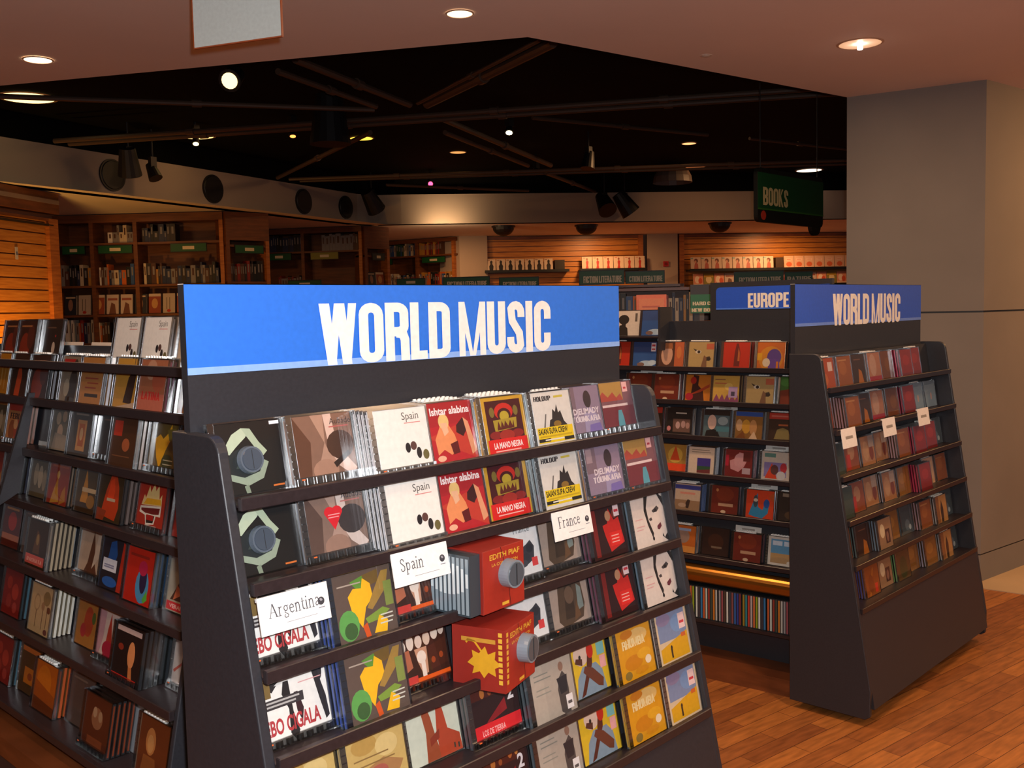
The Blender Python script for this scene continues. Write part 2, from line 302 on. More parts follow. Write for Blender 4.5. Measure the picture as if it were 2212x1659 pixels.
# ------------------------------------------------------------------ compact disc covers
# name: (description, spine colour, tray colour, drawing) ; drawing in percent of the booklet, origin bottom left
CV = {
'jacket': ('black sleeve with pale armoured figure', '#111', '#0c0c0e', '#0d0b0b;p 14 60 30 84 44 92 54 86 48 78 34 66 24 56 #b9c4a8;p 44 92 56 90 66 70 76 56 70 50 60 62 50 80 #a8b59a;p 6 64 20 66 18 52 4 50 #8d9a86;e 44 42 26 22 #1d2426;p 20 30 40 22 62 28 70 44 76 40 66 18 44 10 22 20 #8f9c88;p 30 36 38 48 50 52 58 44 50 34 #39413c;p 8 24 14 20 12 4 7 14 #9aa890;p 38 10 44 12 46 0 40 0 #7d8a76;r 84 93 14 5 #e6e6ea;r 78 4 16 2.5 #c96a2a'),
'aubade': ('brown sepia nude study CD', '#8a6a58', '#6b5040', '#84604e;p 0 0 20 0 26 60 0 100 #5e3a28;p 30 100 52 100 50 60 44 44 34 20 20 0 62 0 66 30 54 46 #b08872;e 46 16 22 17 #a67c66;p 52 100 66 100 70 52 92 24 100 14 90 4 70 20 56 46 #d8b6a4;e 76 52 24 22 #4a2e20;p 60 26 88 42 92 36 64 18 #2e1c14;t 62 84 9 #3a2a28 Aubade;r 60 79 34 2 #b8605a'),
'aubade_heart': ('brown sepia nude study CD with red heart', '#8a8a90', '#6b5a50', '#80665a;p 0 0 20 0 26 60 0 100 #58423a;p 30 100 52 100 50 60 44 44 34 20 20 0 62 0 66 30 54 46 #a88a7c;e 46 16 22 17 #967464;p 52 100 66 100 70 52 92 24 100 14 90 4 70 20 56 46 #d0bcb2;e 76 52 24 22 #3c3434;t 62 84 9 #3a3a40 Aubade;r 60 79 34 2 #b8706a;e 39 67 9 8 #d8202c;e 52 67 9 8 #d8202c;p 31 64 60 64 45 40 #d8202c;r 36 62 20 1.5 #f0a0a0;r 36 58 18 1.5 #f0a0a0'),
'olives': ('white CD with four olives', '#dcdce0', '#e4dcd8', '#efe9e0;t 52 82 12 #5a5450 Spain;r 55 76 32 1.4 #d88a84;e 56 38 5 8 #1e1a20;e 67 40 6 7 #5a3a34;e 76 28 5 9 #262022;e 89 24 6 8 #6b6138'),
'ishtar': ('red CD with reclining blonde singer', '#a02834', '#8a4a50', '#a81f28;p 0 60 100 66 100 0 0 0 #b8202a;p 0 44 100 0 100 30 60 60 #c23a2c;p 14 40 30 66 40 72 56 44 62 20 44 12 30 22 16 14 #e8905c;e 36 68 11 13 #e6c07a;p 28 66 42 66 44 50 34 44 #e8b48e;p 62 60 78 72 86 66 84 52 74 40 60 48 #3a1418;p 78 72 88 64 100 14 88 8 #e09a72;p 44 30 60 34 62 14 48 12 #5e1216;e 22 8 9 5 #eab090;h 10 80 84 12 #f2e4e2 Ishtar alabina'),
'mano': ('ochre CD with dark ornament and red band', '#b88a2c', '#9a7a34', '#c99a2e;r 8 14 84 80 #451018;e 50 74 22 15 #c62820;e 50 68 16 12 #451018;e 50 66 11 9 #b8a030;e 22 74 6 9 #7a6a30;e 78 74 6 9 #7a6a30;p 24 40 76 44 78 62 22 60 #a8902e;p 30 46 34 58 38 46 42 58 46 48 50 58 56 48 62 58 66 48 70 58 70 44 30 42 #5a2018;e 24 34 14 7 #8a2020;e 76 34 14 7 #8a2020;e 50 32 18 10 #a02a22;r 4 0 92 27 #d81e1e;h 16 11 68 10 #f6e6e2 LA MANO NEGRA;r 18 5 60 2 #f0b0a8'),
'holdup': ('pale CD with castle drawing and yellow band', '#8ea0a8', '#9aa4a8', '#d9d6cf;h 6 84 44 9 #24222a HOLDUP;r 58 88 24 4 #c8b84a;p 36 36 84 36 76 44 70 64 64 60 62 76 56 62 50 68 46 50 40 48 #2a2628;p 22 36 30 60 33 60 26 36 #6a6664;e 58 40 10 6 #8a6a2c;r 4 8 92 28 #e8c81c;h 6 24 76 10 #2a2614 SAIAN SUPA CREW;r 8 18 84 3 #c8a818;r 4 10 30 6 #24221e;r 20 12 52 2.5 #e4e0d4;r 70 9 26 6 #24221e'),
'djelimady': ('lilac CD with portrait of a man', '#9a6a3c', '#7a7088', '#8d7c92;r 0 50 30 50 #7a6672;r 4 70 16 26 #a28c94;e 64 74 11 17 #3a2e34;p 46 0 50 44 60 58 74 56 88 40 96 0 #9c92b4;p 56 0 62 24 92 26 98 0 #7a6cae;h 20 46 74 11 #dcd0d8 DJELIMADY;h 14 31 80 11 #dcd0d8 TOUNKARA'),
'tide': ('red and ochre CD with blue figure', '#8a7070', '#7a7888', '#7e545c;r 0 62 70 38 #b08a4a;p 0 62 70 62 64 76 50 68 40 80 24 70 10 82 0 74 #a8483c;r 0 0 100 50 #74323c;r 4 50 78 5 #dcc8c8;p 44 0 66 0 64 26 60 42 50 42 46 24 #5a9cae;r 72 78 16 20 #e6b4b4;r 76 84 8 4 #b83a4a'),
'cigala': ('white CD with dark eye drawing', '#b8b4b2', '#a8a4a6', '#e9e6e0;p 6 78 22 96 46 96 60 88 44 84 24 80 16 72 #2a2628;p 20 80 34 88 46 84 36 80 #d8d4cf;p 34 82 42 82 44 40 50 12 44 0 36 12 38 44 30 66 #242022;p 48 64 54 64 60 40 56 22 50 38 #3a2024;e 88 84 7 16 #332e30;p 78 90 86 90 96 46 98 18 92 14 86 44 #2c282a;r 0 50 62 13 #3a3436;r 6 58 50 2.5 #b8b4b0;r 6 53 44 2.5 #b8b4b0;h 0 16 84 20 #b03a3e EBO CIGALA;r 0 66 14 26 #7a6236;r 56 74 36 1.4 #d8a0a0'),
'frog': ('brown CD with yellow flame and green frog', '#2a4aa8', '#283c6a', '#5a4a42;p 28 86 52 92 50 70 40 72 #5a8a34;p 50 92 78 96 76 78 56 74 #6a5226;p 22 66 26 42 40 18 50 46 64 58 62 78 50 88 46 74 32 76 #eab01c;p 60 40 88 66 96 92 84 92 66 66 52 44 #9a7a3a;e 18 26 17 22 #5a9a4c;e 20 18 11 12 #3a5a30;p 46 30 78 40 90 34 72 24 50 22 #78943a;p 58 6 70 30 84 20 80 4 #e4b01c;p 40 20 48 24 52 4 44 2 #c8501e;r 72 28 22 2 #c8c8bc;r 72 22 22 2 #c8c8bc;r 70 16 22 2 #c8c8bc;r 6 82 40 2 #a89a8c;r 84 40 14 36 #7c8a44'),
'band': ('dark CD with orange frame and group photograph', '#8a3a22', '#5a4440', '#3c1f16;r 0 90 100 8 #d8661c;e 12 68 9 11 #e6d4c4;e 30 72 7 12 #e0ccbc;e 46 70 7 10 #dcc4b4;e 62 72 7 11 #d8bca8;e 78 76 7 10 #dcc8b8;e 92 80 6 10 #d4bcac;p 4 60 26 62 30 34 10 26 #b4684a;p 36 60 60 60 58 20 48 18 40 40 #c89478;e 48 46 9 10 #ecd8c8;r 46 16 8 24 #ecd8c8;p 62 58 98 66 98 26 64 22 #4a2418;e 70 36 4 5 #a0441e;e 86 40 4 5 #a0441e;r 0 0 100 16 #e05a18;r 6 8 30 13 #c83c34'),
'france': ('white CD with dark grape bunch', '#6a86b0', '#b8c4cc', '#e3e4e4;t 44 84 11 #6a7074 France;p 34 22 44 20 60 24 84 34 88 56 80 68 70 62 60 58 54 46 40 38 #3a3c44;e 48 30 8 7 #2c2e36;e 66 40 9 8 #34363e;e 76 54 8 8 #2e3038;e 60 30 8 6 #42444c;r 0 2 22 26 #2a52b0;r 78 22 14 15 #d84444'),
'portrait': ('tan CD with brown arched portrait', '#8a7e74', '#9a8c80', '#a8968a;p 16 20 24 88 70 92 84 80 88 40 80 16 50 10 30 6 #544234;p 34 20 40 80 60 80 60 20 #3e3026;e 50 62 12 16 #6a5444;p 68 30 72 78 82 70 84 34 #7e8a86;p 56 14 66 50 74 20 #6a4c34'),
'darkred': ('dark CD with figure in red', '#6a2a44', '#4a1c2c', '#2e1114;r 8 4 12 88 #7a1e1c;p 36 60 50 62 58 90 70 66 84 70 92 20 50 8 40 40 #c8241e;e 54 76 8 10 #b88a6a;e 74 78 8 9 #7a3024;r 52 18 34 26 #e02a22;r 56 36 22 2 #f4b0a8;r 56 30 22 2 #f4b0a8;r 56 24 22 2 #f4b0a8;r 72 72 16 24 #e8d4d8;r 74 80 12 5 #c83a4a'),
'face': ('cream CD with ink drawn face', '#5a7080', '#3a4448', '#dfd2c9;p 44 98 56 98 46 74 48 50 58 22 54 12 44 40 38 70 #26201f;p 62 66 80 74 86 68 78 62 66 62 #4a4444;e 74 66 4 3 #20181a;p 50 52 58 54 60 48 52 47 #4a4040;p 72 34 84 40 86 32 78 26 72 28 #6a2c38;e 55 12 3 4 #20181a;p 84 12 100 0 100 16 90 8 86 18 #2c2828;r 8 54 22 2 #d8a8a8;r 8 40 26 2 #d8a8a8;r 8 34 20 2 #d8a8a8;p 84 98 92 98 100 70 100 90 #2a2424'),
'two': ('dark CD with big figure 2 and red band', '#5a4a4c', '#4a4a50', '#2b1719;r 0 70 80 28 #4a1c14;e 24 78 5 8 #b06a30;e 40 76 4 5 #904a24;e 62 84 5 9 #b0602c;e 76 84 4 8 #b87838;p 30 34 70 60 72 40 20 26 #8a1e24;h 76 54 14 22 #e0dce0 2;r 0 4 100 26 #d8242c;h 14 12 50 9 #f0a8a8 LOS DE TIERRA'),
'greige': ('beige CD with standing man in black', '#4c585e', '#3e4a50', '#a99f93;r 0 0 30 100 #b0a598;p 62 6 70 0 84 0 86 40 84 62 76 72 66 62 60 44 #4a4442;e 74 80 6 8 #8a6a5a;p 60 62 86 64 82 36 66 34 #2c2a2e;r 8 78 34 2 #7e8078;r 8 70 40 2 #7e8078;r 10 54 30 2 #8a8a80;r 8 46 36 2 #8a8a80;r 76 6 16 24 #e4e0e0;r 79 14 10 5 #5a5656'),
'crossed': ('yellow CD with man crossing his arms', '#4a8a5a', '#5a9aa8', '#dcb82a;p 10 0 90 0 84 36 70 52 34 52 18 34 #8296a8;e 34 74 20 20 #dcc0b0;p 16 62 34 54 36 66 20 70 #5a3428;p 20 0 32 4 60 52 64 76 52 78 42 40 #5a2c20;p 80 6 68 10 34 42 40 52 60 44 84 20 #6b3a28;e 58 76 9 14 #c42c1c;e 30 70 3 4 #2a2422;r 76 62 20 22 #7ab8b8;r 80 38 16 22 #e8a8a8;h 50 88 34 7 #8a8a22 MONDO'),
'saffron': ('orange yellow CD with pale lettering', '#b88a1c', '#b8901c', '#d89a18;e 60 76 30 14 #e0bc74;h 14 58 66 16 #ecd9a2 RHUMBA;e 30 84 18 8 #c87c1c;e 40 30 26 14 #cc8414;e 72 40 20 10 #e0a822;e 82 26 9 8 #ecdcc0;e 20 10 10 8 #8a7234;e 60 12 20 7 #d08c14'),
'prairie': ('blue and yellow CD with tiny walking figure', '#5c7882', '#b8b0ac', '#d8c4a4;r 6 42 88 54 #7e8fb4;e 26 84 22 12 #8a80a4;e 70 70 24 18 #7a9ac8;p 6 4 94 4 94 50 6 30 #dca81c;r 36 8 5 18 #3a2c22;e 39 28 3 4 #3a2c22;r 72 56 20 30 #ecd0d0;r 75 66 14 5 #d0404c;r 74 40 14 8 #d0682c'),
'dancers': ('pale CD with two red brown dancers', '#a8a8a0', '#b8b8ac', '#ccd0be;p 30 0 34 44 30 72 38 92 46 66 52 30 60 0 #9a4a2c;p 56 0 54 40 58 74 66 96 72 66 76 40 98 26 100 0 #b04428;p 40 34 60 44 58 30 40 22 #8a3420;r 84 6 3 8 #3a3a30;r 92 4 3 8 #3a3a30'),
'parchment': ('yellow parchment patterned CD', '#a8905a', '#9a8a6a', '#c8a864;e 30 70 22 14 #b8924c;e 68 60 20 16 #d8bc7c;p 10 30 60 44 94 30 80 10 20 8 #a87a4c;r 10 50 60 2 #8a6a3c;r 20 40 60 2 #8a6a3c;e 50 26 16 10 #a85a4c'),
# ----- left rack, dim warm light put into the slightly darkened print colours
'c_fig': ('dark CD with orange figure', '#c8c8d0', '#5a4a40', '#3c2012;p 30 0 60 0 66 50 52 84 40 60 #c84a1c;e 52 76 8 10 #b05a30'),
'c_ember': ('dark brown CD with ember glow', '#8a8a90', '#4a3a30', '#3a1a0e;e 40 30 30 40 #8a2c10;e 70 60 20 30 #5a2414;r 10 84 60 4 #a86a3c'),
'c_redblock': ('grey CD with red block and dark figure', '#b8b4a0', '#8a7a6c', '#8c7a64;r 4 70 56 24 #b42218;p 30 0 76 0 80 50 62 84 44 60 #3a2a1e;e 64 84 9 10 #4a3424;e 30 30 14 20 #b0a088'),
'c_script': ('orange CD with handwritten script', '#d8d4d8', '#a87a4c', '#b87a3c;t 20 76 10 #6a3c1c amor;r 18 54 60 3 #9a3c24;r 30 44 50 3 #9a3c24;r 22 34 50 3 #9a3c24;r 24 16 60 7 #3a2a20'),
'c_guitar': ('yellow CD with dark guitar shape', '#d8d8dc', '#b88a3c', '#c89034;p 40 10 52 60 72 84 84 80 80 50 74 8 #3a2014;p 10 0 100 14 100 0 #c8a88c'),
'c_blush': ('pink brown CD with red lettering', '#b06a84', '#b87a6c', '#a86444;e 40 80 20 20 #c08a6c;r 0 0 100 34 #c06a54;h 12 22 70 16 #c8322c LATINA;e 70 60 24 22 #b4583c'),
'c_amber': ('amber CD with pale streaks', '#e0e0e4', '#b88a2c', '#c07c14;r 30 20 6 60 #d8a85c;r 50 10 6 60 #d0984c;r 70 24 5 50 #d8a85c;r 10 80 70 4 #a05a14'),
'c_crowd': ('cream CD with red band and crowd', '#8a5a4a', '#8a6a54', '#b87a44;r 0 76 100 20 #b4301c;h 12 56 70 14 #3a1c14 FERIA;e 30 30 20 24 #8a4a24;e 64 30 22 26 #9a3c1c;e 50 44 12 12 #c89464'),
'c_group': ('grey CD with small group portrait', '#9a9ca0', '#6a6c6c', '#6c6658;e 30 70 12 14 #b09a80;e 60 76 11 13 #a88c70;e 44 40 14 18 #b89c84;p 10 0 90 0 80 34 20 38 #9a8a78;r 10 90 80 6 #8a5a3c'),
'c_frame': ('dark CD with cream framed picture', '#c8c8e0', '#4a4444', '#4a423e;r 34 10 42 66 #c08a54;r 42 20 26 48 #a85c34;e 55 46 8 14 #c8a074;r 20 86 60 4 #8a7c70'),
'c_night': ('near black CD with small pale oval', '#b8b8c8', '#2c2420', '#2a1a10;e 62 34 9 14 #c8b09c;e 68 62 3 3 #b41c1c;r 16 80 50 3 #6a4a34'),
'c_square': ('brown CD with red square', '#a89890', '#4a3c30', '#4a2c18;r 6 60 34 30 #b83418;e 60 44 15 13 #a85a34;r 10 20 70 2 #7a4a2c'),
'c_flame': ('olive CD with yellow flame', '#5a74a8', '#5a5a60', '#5c4818;p 18 60 30 26 44 6 60 40 78 66 74 92 62 72 48 62 36 70 #d89a14;e 70 20 20 14 #3c3a20;r 56 14 34 2 #a89c80;r 56 22 34 2 #a89c80;p 60 80 90 84 90 60 70 60 #6a5a20'),
'c_oval': ('dark CD with orange oval', '#3a3c48', '#3a302c', '#3c2c20;e 70 38 14 20 #c86c34;e 20 50 10 30 #8a5a40;r 10 84 60 3 #7a5a44'),
'c_dust': ('dusty green CD with pale figures', '#8a8a80', '#6a6454', '#5a4c34;e 26 50 12 26 #9a8a70;e 50 46 12 26 #a8967c;e 72 40 11 24 #8c7c64;r 20 84 60 6 #a86a24'),
'c_rust': ('rust red CD with small gold dancers', '#c8b098', '#8a6a54', '#8a2a14;p 16 0 30 34 44 60 50 30 60 6 #b8802c;p 60 0 70 30 84 44 90 10 #a86c24;e 44 64 7 9 #c89c54;r 10 80 80 6 #a84a24'),
'c_temple': ('dark gold CD with temple and pale title', '#c8b898', '#7a6a54', '#4a3410;p 16 10 30 60 36 92 46 60 56 20 #b87a1c;r 24 42 66 9 #c8a87c;r 0 0 100 20 #3a240c;e 66 24 18 14 #8a5c14'),
'c_robe': ('dark CD with glowing red robed figure', '#6a5c58', '#5a4a44', '#3a2a14;p 16 10 30 60 44 90 66 94 80 70 86 30 76 4 #b83a10;p 36 40 44 80 58 86 66 60 60 40 #d84214;r 36 40 34 6 #b8a488;p 0 0 30 0 40 20 0 24 #8a3414'),
'c_helmet': ('red CD with burning helmet drawing', '#8a2c20', '#7a3428', '#a02a18;p 12 46 20 66 26 60 36 84 42 72 54 92 60 76 70 88 76 62 84 72 86 50 #d8b878;p 20 48 84 52 80 62 30 60 #d89c1c;p 10 44 86 50 86 30 70 30 66 14 36 10 30 28 8 32 #d8ccbc;p 14 40 82 46 80 34 60 32 30 32 14 36 #6a1a18;p 34 28 66 30 62 16 38 14 #2a1c18;r 36 20 26 10 #a01c14;r 34 4 42 7 #b4a49c'),
'c_scarlet': ('scarlet CD with pale smudge', '#8a3c34', '#8a3428', '#b0301a;r 4 60 60 24 #c8341c;p 60 10 84 0 94 60 80 70 #6a1c10;e 78 40 7 12 #c88a54'),
'c_lantern': ('brown red CD with lantern', '#8a6a54', '#5a3424', '#5a1c10;e 50 60 24 22 #a8240f;r 0 16 100 14 #a8603c;r 10 86 70 5 #b87a34'),
'c_plain': ('plain grey brown CD', '#6a5c50', '#5a4c40', '#54423a;r 6 88 60 4 #7a6252'),
'c_pinkband': ('dark CD with pink band', '#a89880', '#6a6054', '#33200f;p 30 30 44 80 60 70 64 30 #5a3a1c;e 50 60 7 12 #8a6c3c;r 0 6 92 20 #c8564a;h 8 11 76 8 #e49c8c BACHATA'),
'c_dancer': ('white CD with brown dancer', '#d8e0e8', '#b8c0c4', '#b89c84;p 20 0 40 30 48 64 56 96 64 70 70 36 90 0 #5a3018;p 60 20 90 50 94 96 74 90 #c8b09a;r 0 0 100 12 #3a2414'),
'c_devil': ('dark CD with blue figure and white sticker', '#5a4a4c', '#3a3c50', '#241c24;p 20 40 30 90 50 96 60 70 50 40 #1c4c8c;p 70 0 100 0 100 90 80 96 #b42c14;e 40 14 30 10 #2c5ca4;r 6 34 56 24 #dcdce4;r 12 44 40 3 #8a8ca8;r 12 40 40 3 #8a8ca8'),
'c_parrot': ('red CD with blue oval figure', '#2c5c8a', '#4a4c58', '#b8220f;e 64 34 24 32 #4c8cb4;e 66 46 13 26 #2a1c40;e 62 66 16 14 #b41c44;p 70 10 84 30 88 12 76 4 #58a83c;r 10 84 70 5 #8a1c10'),
'c_trio': ('pale CD with performers and red band', '#d8d8cc', '#9a9484', '#a89c88;p 10 20 40 60 50 50 90 20 #4c2c1c;e 60 70 9 14 #8a5c44;p 20 20 30 48 50 34 #c86c44;p 60 20 76 44 90 24 #3a2a24;e 52 48 13 12 #c8c0b4;r 0 2 100 15 #c82c30;h 10 6 60 7 #e8b0a8 VERANO'),
'c_floral': ('dark red CD with floral pattern', '#4a6a7a', '#4a4a4c', '#801c14;e 30 70 14 14 #a03020;e 64 54 18 18 #a83424;e 36 30 14 16 #942c20;e 70 20 12 12 #a43a30'),
'c_sketch': ('cream CD with fine tree sketches', '#d8d4c8', '#a89c84', '#b89a70;e 30 62 15 18 #a0825c;e 30 62 11 14 #b89a70;e 74 76 17 15 #8a6e44;r 29 10 2.5 36 #6a4c34;r 60 10 2.5 48 #6a4c34;e 60 58 8 9 #9a7450;r 80 16 2.5 44 #6a4c34;e 88 54 8 7 #6a3c24;e 84 8 9 6 #6a3c34'),
'c_sienna': ('sienna CD with red and green marks', '#8a7a5c', '#8a6a3c', '#a86c2c;e 50 50 20 30 #a83c1c;e 70 60 8 12 #4a5a24;e 30 30 12 14 #a82c2c'),
'c_rose': ('white CD with crimson dancing woman', '#a83c5c', '#a86a6c', '#c8b0a4;p 6 0 20 40 24 90 0 96 0 0 #b88a90;p 30 20 36 60 44 92 50 60 56 34 70 16 60 0 20 0 #a83424;e 42 22 22 16 #a01c34;r 62 46 24 3 #a88a84;r 60 40 24 3 #a88a84'),
'c_oval_face': ('black CD with pale face and red bar', '#3c444c', '#34383c', '#1c0f0e;e 64 52 13 24 #d88a54;p 58 30 70 30 76 4 62 6 #c8743c;e 24 60 10 6 #8a2c18;r 0 0 90 11 #c82014;r 4 88 90 9 #c0a49c'),
'c_vein': ('white CD with thin red lines', '#c8d0d0', '#c0b8b4', '#c4b4aa;p 60 100 70 76 50 70 62 40 40 10 44 10 66 40 56 68 76 78 66 100 #b03428;p 0 30 30 50 34 48 4 26 #b8503c'),
'c_cartoon': ('brown CD with orange panel', '#8a8a30', '#6a5a30', '#4a300f;r 20 20 60 34 #b86814;e 50 36 12 8 #8a3c10;r 0 86 100 10 #c86c24'),
'c_sunset': ('glowing orange CD', '#b8542c', '#8a5a30', '#b85c0c;e 40 60 34 34 #c86e10;r 0 0 100 26 #6a300c;p 0 26 100 18 100 40 0 60 #a04c0c'),
'c_saint': ('brown CD with orange spine and pale group', '#d8602c', '#6a4c40', '#54240f;e 50 60 22 20 #8a5a3c;e 40 70 8 10 #a88464;e 62 66 8 10 #a07c5c;r 20 10 60 14 #7a3c1c'),
'c_madam': ('brown CD with portrait of a woman', '#8a9c94', '#8a6c54', '#6a3010;e 40 60 17 24 #b8743c;e 40 56 11 16 #c88c50;p 14 0 70 0 60 34 20 34 #8a4c20'),
# ----- Europe rack, print colours kept slightly dark with the warm lighting painted in
'd_cloud': ('blue CD with clouds and price sticker', '#3a5a8a', '#34405a', '#27528e;r 0 60 100 40 #28467c;e 60 14 34 12 #a8bccc;e 84 18 18 10 #b8c8d4;e 34 10 16 8 #7a5a50;r 76 62 20 34 #f0dcdc;r 79 82 14 8 #c8424c;r 79 68 14 6 #c8424c'),
'd_silh': ('white CD with black silhouette', '#c8c0b8', '#b8b0a8', '#d0c0b0;p 6 0 50 0 46 30 26 44 10 40 #1c1412;e 28 64 24 20 #1c1412;r 20 36 18 20 #1c1412;r 78 56 10 34 #5a5048'),
'd_man': ('CD with portrait of pale man', '#c09070', '#8a6a5c', '#b85c34;r 0 0 62 100 #4c2c20;e 30 50 24 40 #c8987c;p 6 74 54 74 50 96 14 96 #9a5c34;e 80 60 10 24 #c8743c'),
'd_eyes': ('CD with large staring eyes', '#a8b4c0', '#9a8c74', '#b0925c;p 16 76 40 66 52 58 40 58 24 66 #3a2c20;e 38 62 12 7 #d0c0a8;e 40 62 6 6 #2c2018;p 62 40 84 46 90 34 74 28 60 30 #3a2c20;e 80 34 8 6 #2c2018;p 50 0 74 0 72 40 62 50 #7a5438;r 70 72 30 22 #b85c3c'),
'd_red': ('bright red CD with dark bottle shape', '#a83c30', '#a84434', '#b8280f;p 40 10 62 10 64 60 56 96 48 96 42 60 #6a1c14;p 54 30 62 30 62 60 56 80 #b8602c'),
'd_bell': ('orange CD with purple domed figure', '#8a5c3c', '#7a4a34', '#c86414;e 50 40 44 46 #d0841c;e 62 46 26 30 #5c3c84;p 40 0 84 0 80 40 46 40 #64408c;e 34 26 14 16 #e0c8a4;r 70 0 8 30 #d0741c;r 0 34 18 26 #d89c14'),
'd_tango': ('orange CD with dark dancers', '#6a3c24', '#5a3424', '#c8741c;p 20 0 76 0 70 40 50 60 52 96 30 100 26 60 #3c1410;e 30 78 12 14 #b02414;p 10 20 60 46 96 66 96 54 60 34 #a83c18;e 16 16 16 14 #a81c2c'),
'd_samba': ('yellow CD with row of dancing people', '#a87c54', '#9a7c54', '#c89c44;r 6 84 40 4 #8a5c3c;r 6 70 60 4 #b85c3c;e 60 60 16 14 #d8b45c;p 0 0 100 0 96 30 86 10 76 32 66 10 56 32 46 10 36 32 26 10 14 32 #8a4464;r 60 20 34 40 #b494b8;r 70 26 14 16 #4a4054'),
'd_leaf': ('green and red gradient CD', '#4a5c3c', '#4a4430', '#7c2c10;p 0 50 50 60 100 90 100 100 0 100 #3c6a24;e 20 80 20 14 #4c8434;e 80 20 30 30 #8c300f'),
'd_gypsy': ('black CD with small band photograph', '#b4a494', '#3a302c', '#1c1412;r 24 10 70 50 #6a4c40;e 44 36 9 14 #b8948c;e 66 40 9 14 #a8847c;e 84 36 8 12 #a47c70;r 34 80 44 5 #c8bcb0;e 8 22 8 10 #c87c7c'),
'd_bald': ('CD with bald man on blue ground', '#8a949c', '#5c6468', '#54686c;r 0 80 100 20 #2a1c18;e 32 54 17 28 #d8b09c;p 6 0 66 0 54 24 40 28 12 22 #181214;e 74 60 20 16 #98a4a4;r 50 20 50 20 #4c7c84'),
'd_gold': ('gold tinted CD with blue title bar', '#c4ccdc', '#a08c6c', '#8a5c24;r 0 84 100 16 #244c98;e 14 50 12 22 #c89c70;e 40 46 16 26 #c8902c;e 66 44 14 28 #c08850;p 50 0 70 30 84 0 #d8b088;p 0 0 40 0 30 30 #7c4414'),
'd_lamp': ('dark CD with red bar and gold dome', '#b45444', '#3c2818', '#38200f;r 0 78 100 22 #b4301f;r 34 54 34 6 #b85c2c;p 20 6 80 6 70 40 50 48 30 40 #8a7440;r 8 86 60 5 #c86c5c'),
'd_lotus': ('yellow CD with orange red flower', '#c87c44', '#a86c3c', '#a87c34;e 50 60 30 30 #c8a044;p 30 40 50 96 70 40 #c8481c;r 0 0 100 28 #e04a20'),
'd_mark': ('white CD with blue and green square', '#d8e4f4', '#b8bcc4', '#c8b4a0;r 10 88 70 3 #8a7c6c;r 10 80 76 3 #8a7c6c;r 34 4 52 56 #3a2c7c;r 34 4 52 26 #2c4c34;p 34 4 86 4 86 20 34 14 #6a2c2c'),
'd_pink': ('red CD with pink figure', '#d0a0a8', '#8a3c44', '#741c18;p 16 60 20 30 50 20 70 40 90 84 50 92 40 70 #c88c8c;e 52 62 20 26 #cc9494;r 66 60 26 36 #5c1814;r 64 14 30 22 #b89ca0;r 0 40 12 40 #b01c34'),
'd_tri': ('white CD with red triangle and heads', '#a4ccf4', '#b8bcc0', '#c4b4a4;r 8 80 40 14 #5c8478;r 8 10 80 52 #8474a4;p 12 4 36 60 56 4 #d0401c;e 46 36 14 18 #5c3430;e 78 44 12 18 #b82c34;e 70 16 16 16 #c8c0bc'),
'd_shore': ('sepia CD with blue title bar and figure', '#4c6cb0', '#6c7c9c', '#b09c88;r 0 80 100 16 #343c84;r 20 62 60 8 #b87c6c;r 0 0 100 40 #8a6c50;p 46 10 56 10 62 40 52 44 44 30 #34241c;e 30 20 16 8 #a88c74'),
'd_brown': ('red brown CD with pale title', '#9c7c88', '#6c4434', '#6c200f;e 50 70 34 26 #7c2c10;r 26 26 56 11 #b88c6c;e 46 6 10 6 #c8a888;e 20 84 5 6 #b87c4c'),
'd_birds': ('orange CD with two blue birds', '#a85c34', '#6c4c44', '#c83c10;p 10 10 30 70 40 90 44 40 60 30 70 60 84 60 80 20 60 0 30 4 #2c7ca4;e 34 60 9 22 #34424c;e 74 54 11 16 #1c4c94;e 34 64 8 6 #c8bca8;p 80 80 100 96 100 60 #b44c10'),
'd_owl': ('dark CD with pale spot', '#5c4c44', '#3c2c24', '#2c1c10;e 60 60 20 16 #a49c98;r 10 84 70 12 #8c7864;e 50 20 30 16 #4c341c'),
'd_carnival': ('orange CD with grey figure', '#a4acb0', '#a06c4c', '#b05c1c;e 50 60 26 26 #8c7468;r 0 0 100 24 #c8843c;r 20 80 60 10 #8a9cbc'),
'd_dusk': ('very dark brown CD', '#6c6c7c', '#3c2c2c', '#2f180f;e 50 50 30 30 #44220f;r 34 26 40 7 #7c6450'),
'd_beach': ('blue CD with beach and white frame', '#d8d4cc', '#c8c4b8', '#c8c0b4;r 8 8 86 84 #5c94b8;r 8 8 86 34 #b08c5c;r 14 70 34 16 #c4d0dc;r 54 70 34 16 #c4d0dc;p 8 8 94 8 94 20 50 30 8 24 #a4845c;e 80 12 14 7 #c8c0b4'),
# ----- far rack
'b_tan': ('orange brown CD', '#a08088', '#7a5a44', '#8c4c20;e 40 60 26 24 #9c5c2c;r 10 84 60 5 #b07c4c'),
'b_label': ('orange CD with white price sticker', '#b08c98', '#8a5c48', '#a4441c;r 60 56 30 30 #d0b8b0;e 34 30 20 20 #b8602c'),
'b_dark': ('dark CD with orange glow', '#5c6c68', '#3c3430', '#34190c;p 40 0 80 0 70 40 50 50 #a8600f;r 20 80 50 4 #6c4430'),
'b_cream': ('cream and red CD', '#c8c4cc', '#a88c84', '#a87054;e 40 56 26 40 #b8907c;r 0 0 100 16 #9c1c30'),
'b_umber': ('umber CD', '#c0c4c4', '#6c4c38', '#6c3814;e 60 50 26 26 #7c4818'),
'b_red': ('crimson CD', '#a83450', '#84283c', '#8c1a14;e 50 60 30 20 #a0241a;r 0 0 100 12 #74141c'),
